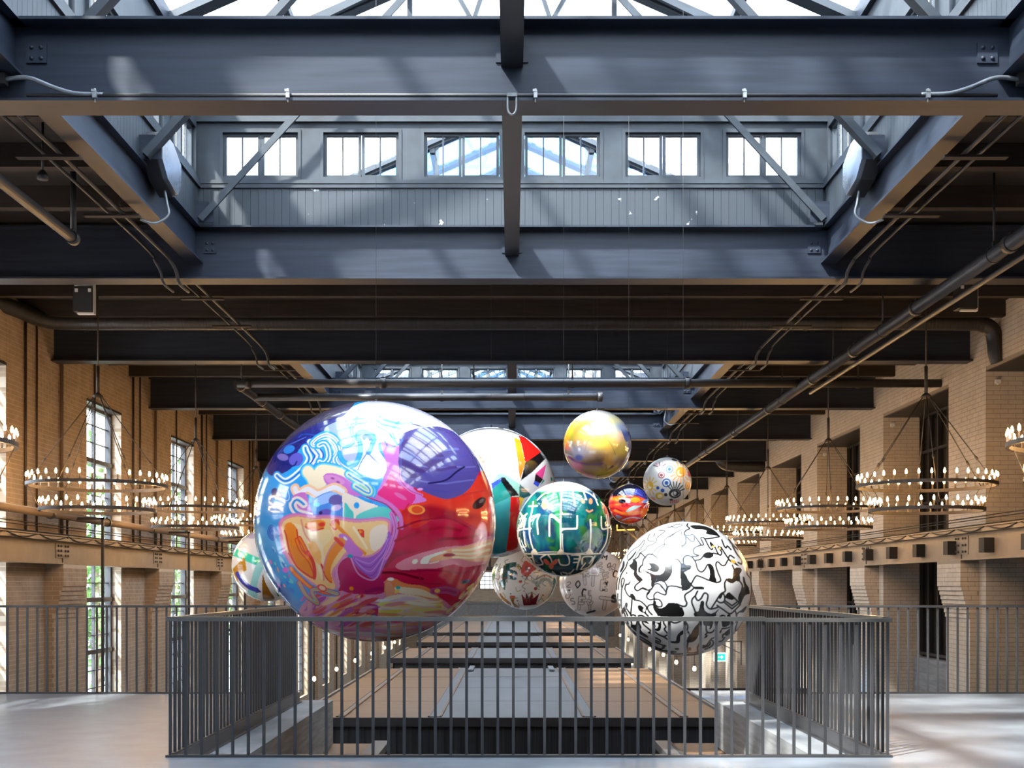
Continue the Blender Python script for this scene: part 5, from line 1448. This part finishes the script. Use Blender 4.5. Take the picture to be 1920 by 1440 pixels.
# ---------------------------------------------------------------- white ball with bold geometric shapes
def paint_geo(p):
    p.fill((218,214,212)); p.frame(860, 760, 3.513)
    G = lambda pts, c: p.poly(pts, c, smooth=False)
    TE, TD, RE, OR, BK, BU, PK = (30,140,132), (14,92,96), (222,26,22), (240,130,30), (18,16,20), (60,84,206), (226,70,140)
    G([(360,220),(400,240),(430,390),(395,490),(375,330)], OR); G([(390,210),(430,215),(540,310),(430,385),(405,260)], RE); G([(400,500),(430,385),(540,310),(570,350),(480,440)], BK)
    G([(215,520),(270,445),(390,520),(400,640),(300,540),(220,580)], (158,208,190)); G([(215,520),(280,478),(290,500),(222,552)], BU); G([(280,480),(300,482),(390,590),(340,600),(275,505)], BK); G([(222,552),(275,505),(340,600),(330,640),(230,660)], TE)
    G([(230,650),(335,600),(330,780),(310,960),(225,985)], (66,168,170)); i = p.inside(p.T([(230,650),(335,600),(330,780),(310,960),(225,985)])); nn = p.noise(.05, 4, 1, .4); m = np.zeros(len(p.x)); m[i] = np.clip((nn[i]-.5)*3, 0, 1); p.mixc(m*.7, (30,120,150))
    G([(335,600),(392,602),(385,960),(310,955),(330,780)], RE); G([(392,520),(470,590),(390,620)], TD); G([(390,600),(420,610),(395,680)], (238,190,50))
    G([(570,390),(540,490),(495,455)], PK); G([(495,455),(545,490),(525,515),(488,500)], BK); G([(488,500),(525,515),(510,540),(480,520)], BU); G([(545,490),(555,500),(525,530)], TE); G([(595,470),(630,500),(600,500)], TE)
    G([(120,335),(150,340),(180,385),(160,400)], (178,90,50)); p.poly([(150,340),(225,335),(190,390)], (240,170,190)); 
    for q in range(5): p.stroke([(110 + 20*q,200),(120 + 18*q,270),(140 + 20*q,330)], 6, (214,206,238), a=.7)
    p.poly([(230,220),(290,230),(290,300),(240,300)], (206,234,220)); G([(230,990),(330,970),(290,1010)], (20,40,60)); G([(225,985),(300,1010),(240,1030)], (30,120,80)); p.poly([(300,1010),(420,960),(430,1040),(330,1040)], (230,90,60))

# ---------------------------------------------------------------- airbrushed yellow ball
def paint_yellow(p):
    p.fill((236,206,80)); p.frame(1040, 760, 6.0)
    E = p.ell
    E(480, 100, 60, 26, (250,244,236), soft=.7); E(330, 330, 34, 20, (222,190,60), soft=.7); E(450, 260, 34, 12, (246,180,80), soft=.8); E(560, 310, 26, 16, (244,160,160), soft=.8); E(700, 400, 18, 30, (244,190,180), soft=.8); E(650, 230, 22, 14, (236,232,160), soft=.8)
    E(190, 380, 4, 26, (200,214,40), soft=.8); E(145, 420, 6, 22, (248,184,30), soft=.8); E(330, 440, 20, 12, (240,170,70), soft=.9); E(420, 560, 44, 30, (140,104,70), soft=.8); E(540, 450, 22, 18, (206,184,60), soft=.9); E(450, 600, 34, 16, (96,70,52), soft=.9); E(650, 590, 14, 22, (240,170,50), soft=.9); E(780, 560, 18, 26, (230,196,70), soft=.8); E(780, 640, 18, 10, (110,84,84), soft=.9)
    E(250, 520, 24, 14, (120,124,150), soft=.9); E(270, 585, 8, 5.5, (52,64,140), soft=.5); p.poly([(730,240),(790,270),(860,360),(800,415),(760,330)], (60,84,160)); E(760, 250, 14, 8, (150,170,210), soft=.9); E(840, 480, 6, 20, (110,130,200), soft=.9)
    p.stroke([(150,560),(250,630),(400,660),(540,650)], 3.6, (76,40,110), soft=2.5); p.stroke([(280,680),(340,760),(420,800)], 10, (240,100,140), soft=4); p.stroke([(650,680),(560,750),(470,800)], 3, (60,50,50), soft=2); E(420, 720, 24, 9, (170,140,110), soft=.8); E(600, 760, 24, 8, (214,190,60), soft=.8); E(200, 680, 16, 8, (214,120,170), soft=.9)
    p.c = p.c*.82 + np.array([176,140,112])*.18; p.stroke([(340,520),(380,400),(480,350),(570,370),(640,460),(680,560)], .9, (120,110,90)); p.stroke([(540,650),(580,680),(570,720)], .9, (120,110,90))

# ---------------------------------------------------------------- small dark red ball
def paint_small(p):
    p.fill((206,44,30)); p.frame(1040, 760, 6.0)
    n = p.noise(.12, 3, .6, 1.6); p.mixc((n - .5)*4, (236,110,30)); p.mixc((.36 - n)*5, (150,10,30))
    p.poly([(600,1010),(700,1020),(780,1010),(900,1020),(1000,1040),(1080,1060),(1080,860),(600,860)], (14,14,26)); p.poly([(780,1000),(900,1010),(1050,1070),(1060,1020),(940,940),(800,960)], (40,46,120), a=.8); p.stroke([(800,960),(900,975),(980,1020)], 2, (70,70,140))
    p.poly([(720,1050),(780,1040),(850,1060),(840,1100),(800,1090),(770,1070)], (206,160,170)); p.ell(760, 1080, 6.5, 4, (10,8,12)); p.poly([(800,1200),(860,1140),(980,1120),(900,1170)], (150,180,176)); p.poly([(820,1120),(900,1100),(1000,1120),(900,1130)], (232,60,70)); p.ell(905, 1065, 9, 5, (238,120,30)); p.ell(720, 1250, 6, 4, (150,150,170)); p.stroke([(760,1290),(860,1260),(960,1270)], 2.4, (190,170,180)); p.poly([(980,1080),(1050,1050),(1060,1090),(1000,1100)], (120,150,210)); p.stroke([(1000,1150),(1040,1110),(1030,1150)], 2, (240,200,210)); p.stroke([(680,1180),(800,1220),(940,1200)], 4, (236,120,40)); p.stroke([(700,1220),(820,1250),(960,1230)], 3, (214,30,50))

# ---------------------------------------------------------------- white ball with suns and eyes
def paint_eyes(p):
    p.fill((216,212,206)); p.frame(1040, 760, 6.0)
    def ring(x, y, r, c, cc): p.ell(x, y, r, r, c); p.ell(x, y, r*.72, r*.72, (236,232,226)); p.ell(x, y, r*.46, r*.46, cc)
    def sun(x, y, rx, ry, c, n, l): 
        for k in range(n):
            a = 2*PI*k/n; p.stroke([(x + math.cos(a)*rx*6*1.2, y + math.sin(a)*ry*6*1.2), (x + math.cos(a)*(rx*6*1.2 + l), y + math.sin(a)*(ry*6*1.2 + l))], 1.7, c)
        p.ell(x, y, rx, ry, c)
    ORG = (240,156,56)
    sun(1415, 755, 9.5, 10, ORG, 16, 50); p.ell(1405, 765, 5.5, 6, (250,220,180)); p.ell(1425, 750, 4.5, 5, ORG)
    sun(1075, 905, 6.5, 9, (226,176,50), 12, 40); p.ell(1075, 905, 3.4, 5.4, (244,232,200)); p.ell(1085, 890, 3, 4, (226,176,50))
    ring(1290, 722, 6.8, (52,110,176), (40,90,160)); ring(1203, 785, 6, (160,50,60), (150,36,50)); ring(1258, 872, 8, (40,90,160), (30,80,150)); p.ell(1163, 926, 3, 3, (40,80,160)); p.ell(1215, 955, 3.4, 3.4, (40,80,160)); p.ell(1250, 1003, 3, 3, (24,30,30)); p.ell(1180, 1015, 7.5, 6.4, (222,180,60)); p.ell(1186, 1018, 4.6, 3.6, (244,232,190)); p.ell(1490, 905, 4.6, 7, ORG); p.ell(1490, 905, 2.6, 4.4, (250,214,170)); p.ell(1490, 905, 1.4, 2.6, ORG)
    for k in range(7):
        a = -2.4 + .34*k; p.stroke([(1350 + 50*math.cos(a), 985 + 55*math.sin(a)), (1350 + 110*math.cos(a), 985 + 125*math.sin(a))], 1.8, (26,30,30))
    p.ell(1350, 990, 11, 8.5, (34,40,40)); p.ell(1355, 990, 8, 6, (226,224,220)); p.ell(1362, 988, 5.4, 5.4, (34,40,40)); p.ell(1352, 984, 2.6, 4, (226,224,220)); p.stroke([(1290,1000),(1340,960),(1410,1000),(1350,1035),(1290,1000)], 1.8, (26,30,30))
    for k in range(5):
        a = -2.7 + .5*k; p.stroke([(1190 + 30*math.cos(a), 700 + 20*math.sin(a)), (1190 + 80*math.cos(a), 700 + 55*math.sin(a))], 2, (226,150,170) if k % 2 else (90,80,90))
    p.ell(1345, 618, 5, 2, (50,46,50), rot=15); p.ell(1415, 645, 5, 2, (50,46,50), rot=40); p.ell(1510, 770, 3, 6, (220,90,100)); p.ell(1310, 1060, 3, 2, (30,30,30))
    for k in range(5): p.stroke([(1300 + 22*k,1095),(1310 + 20*k,1070)], 1.8, (226,110,110))
    p.ell(1110, 1045, 5, 2, (226,130,90), rot=35)

# ---------------------------------------------------------------- pale ball with crowns
def paint_crowns(p):
    p.fill((242,236,224)); p.frame(900, 880, 5.143)
    GR, MR, CO, OC = (20,84,80), (130,26,44), (216,92,84), (166,112,40)
    p.poly([(235,930),(290,905),(350,900),(340,935),(290,960),(350,985),(355,1015),(280,1010),(350,1045),(340,1065),(260,1060),(250,1110),(240,1160),(190,1100),(215,1060),(220,1000)], GR)
    p.poly([(400,1200),(440,1240),(440,1180),(470,1240),(500,1170),(515,1240),(570,1190),(540,1290),(555,1300),(420,1310)], MR, smooth=False)
    p.poly([(395,990),(430,890),(470,900),(540,960),(500,990),(450,1040)], CO); p.poly([(345,940),(380,920),(385,970)], (206,180,80), smooth=False)
    p.poly([(190,1190),(230,1230),(280,1270),(310,1330),(260,1290),(210,1240)], OC); p.poly([(290,1220),(340,1220),(330,1280),(385,1330),(340,1335),(310,1280)], OC); p.stroke([(300,1220),(340,1235)], 3, CO)
    p.poly([(710,1040),(730,1080),(715,1160),(680,1240),(650,1240),(690,1160),(700,1090)], (24,116,112)); p.ribbon([(510,1080),(560,1100),(600,1060),(660,1070),(690,1120)], [(6,(150,176,168)),(3,(226,218,204)),(1,(90,110,104))]); p.ribbon([(540,1060),(620,1020),(680,1040)], [(3,(170,160,150))])
    p.ell(390, 1082, 3, 2.4, CO); p.ell(533, 1148, 3, 3, (150,60,80))
    for k in range(46):
        a = p.r.rand()*6.28; x = 180 + 500*p.r.rand(); y = 900 + 420*p.r.rand(); d = 30 + 20*p.r.rand()
        p.stroke([(x, y), (x + d*math.cos(a), y + d*math.sin(a)), (x + d*1.4*math.cos(a + .8), y + d*1.4*math.sin(a + .8))], 1.0, [(90,100,80),(140,70,60),(170,140,70),(80,120,110)][k % 4])
    for k in range(24): p.ell(150 + 540*p.r.rand(), 900 + 420*p.r.rand(), 1.3, 1.3, [(206,90,70),(40,90,80),(190,150,60)][k % 3])
    p.ell(140, 1000, 3, 14, (120,160,110), rot=8)

# ---------------------------------------------------------------- blush ball with drawn letters
FONT = {'A': [[(0,0),(.5,1),(1,0)],[(.2,.4),(.8,.4)]], 'R': [[(0,0),(0,1),(.8,.95),(.8,.55),(0,.5),(.9,0)]], 'T': [[(.5,0),(.5,1)],[(0,1),(1,1)]], 'Y': [[(0,1),(.5,.5),(1,1)],[(.5,.5),(.5,0)]],
        'O': [[(.5,0),(.05,.5),(.5,1),(.95,.5),(.5,0)]], 'S': [[(.9,.9),(.3,1),(.1,.7),(.8,.4),(.7,.05),(.05,.1)]], 'C': [[(.9,.9),(.3,.95),(.05,.5),(.3,.05),(.9,.1)]], 'E': [[(.9,1),(0,1),(0,0),(.9,0)],[(0,.5),(.7,.5)]],
        'F': [[(.9,1),(0,1),(0,0)],[(0,.5),(.7,.5)]], 'H': [[(0,0),(0,1)],[(1,0),(1,1)],[(0,.5),(1,.5)]], 'M': [[(0,0),(0,1),(.5,.4),(1,1),(1,0)]], '2': [[(.1,.8),(.5,1),(.85,.7),(.05,.0),(.95,0)]], 'U': [[(0,1),(.05,.2),(.5,0),(.95,.2),(1,1)]], ',': [[(.5,.2),(.4,-.2)]]}
def paint_letters(p):
    p.fill((248,230,218)); p.frame(900, 880, 5.143)
    def G(ch, x, y, w, h, rot, lw, c, outline=False):
        r = math.radians(rot)
        for st in FONT[ch]:
            pts = []
            for a, b in st:
                u, v = (a - .5)*w, -(b - .5)*h
                pts.append((x + u*math.cos(r) - v*math.sin(r), y + u*math.sin(r) + v*math.cos(r)))
            if outline: p.stroke(pts, lw + 1.9, c, smooth=False); p.stroke(pts, lw, (236,220,206), smooth=False)
            else: p.stroke(pts, lw, c, smooth=ch in 'OSC2U')
    K, GY_ = (30,28,28), (130,112,100)
    G('O', 948, 1110, 46, 66, 8, 2.2, (60,54,52)); G('C', 1004, 1185, 34, 66, 12, 2.6, K); G('2', 862, 1110, 44, 50, 8, 1.2, GY_); G('T', 1010, 1050, 60, 110, -6, 4, GY_, True); G('T', 1090, 1065, 76, 100, 4, 4, GY_, True); G('R', 1030, 1000, 46, 60, 0, 3, GY_, True)
    G('E', 1160, 950, 40, 70, -14, 3, GY_, True); G('F', 1215, 1040, 44, 70, -10, 3, GY_, True); G('R', 1195, 1120, 50, 84, 4, 4, GY_, True); G('Y', 1215, 1100, 24, 24, 0, 2.6, K); G('O', 1240, 930, 30, 50, 30, 2, GY_); G('M', 1200, 850, 40, 40, 15, 2, K); G('A', 1280, 950, 36, 60, 30, 3, GY_, True); G('C', 1300, 1010, 40, 60, 20, 2.2, K)
    G('H', 1030, 1260, 60, 70, 10, 4, GY_, True); G('F', 985, 1290, 46, 110, 6, 4, GY_, True); G('Y', 1060, 1310, 40, 70, 0, 3, GY_, True); G('T', 1200, 1290, 90, 100, 8, 5, GY_, True); G('S', 1290, 1245, 40, 60, 0, 4.4, K); G('S', 900, 1270, 40, 60, -20, 1.6, GY_); G('U', 850, 1220, 36, 50, 30, 1.2, GY_); G('E', 1060, 1190, 30, 40, 0, 1.4, GY_)
    p.ell(870, 1165, 3.4, 1.1, K); p.stroke([(1035,1380),(1105,1360)], 3.6, K, smooth=False); p.stroke([(1180,1165),(1200,1160)], 2.4, K, smooth=False); p.ell(925, 1360, 1.6, 1.6, K)

# ---------------------------------------------------------------- white ball with arrows, at left
def paint_arrow(p):
    p.fill((236,230,224)); p.frame(420, 980, 9.0)
    OC = (196,136,30)
    p.stroke([(120,480),(300,540),(480,620),(640,680)], 14.5, (66,214,176), soft=1.2); p.poly([(600,640),(720,640),(640,830),(570,1050),(560,1300),(400,1240),(470,980),(520,800)], (160,216,212))
    p.poly([(350,570),(375,640),(400,800),(300,870),(200,900),(150,870),(150,800),(290,660)], OC, smooth=False); p.poly([(150,800),(240,860),(250,1010),(180,930)], (206,150,70))
    p.stroke([(250,860),(330,980),(440,1080),(560,1130)], 8, (58,58,168), soft=1); p.poly([(560,1080),(640,1165),(540,1180)], (40,50,150), smooth=False)
    p.poly([(660,870),(700,1000),(780,1150),(850,1290),(680,1310),(650,1150)], (150,96,10)); p.poly([(850,1080),(960,1200),(980,1250),(900,1230)], (10,134,96), smooth=False); p.poly([(380,240),(560,140),(700,170),(560,260),(470,280)], (196,190,214))

BALLS = [
 (705, 979, 224.5, 11.3, paint_marble, 'largest hanging ball, marbled in blue, purple, red and orange swirls', (.14, .65), 1.1),
 (1281, 1104, 126, 12.4, paint_bw, 'white hanging ball covered in black interlocking outline shapes', (.30, .5), 1.0),
 (1057, 992, 89, 13.0, paint_green, 'teal and green hanging ball with cream maze lines', (.12, 1.0), 1.0),
 (921, 924, 122, 14.9, paint_geo, 'white hanging ball with red, black and teal geometric shapes, behind the largest', (.16, .8), 1.2),
 (1120, 834, 64, 14.3, paint_yellow, 'hanging ball airbrushed in yellow and pink, highest of all', (.12, 1.0), 1.1),
 (1179, 945, 38, 13.2, paint_small, 'smallest hanging ball, black above and fiery red below', (.08, 1.0), .8),
 (1251, 903, 45, 15.0, paint_eyes, 'white hanging ball painted with orange suns and blue eyes', (.35, .3), .8),
 (983, 1082, 61, 16.2, paint_crowns, 'cream hanging ball with a green hand and a maroon crown', (.15, .8), 1.0),
 (1113, 1093, 64, 16.8, paint_letters, 'blush white hanging ball scattered with drawn letters', (.25, .6), 1.0),
 (504, 1059, 68.5, 16.6, paint_arrow, 'white hanging ball with a blue arrow and green band, left of the largest', (.15, .8), 1.1),
]
for i, (cx, cy, r, D, fn, lab, gl, st) in enumerate(BALLS):
    ball(cx, cy, r, D, fn, lab, gl, st, seed=i + 3)
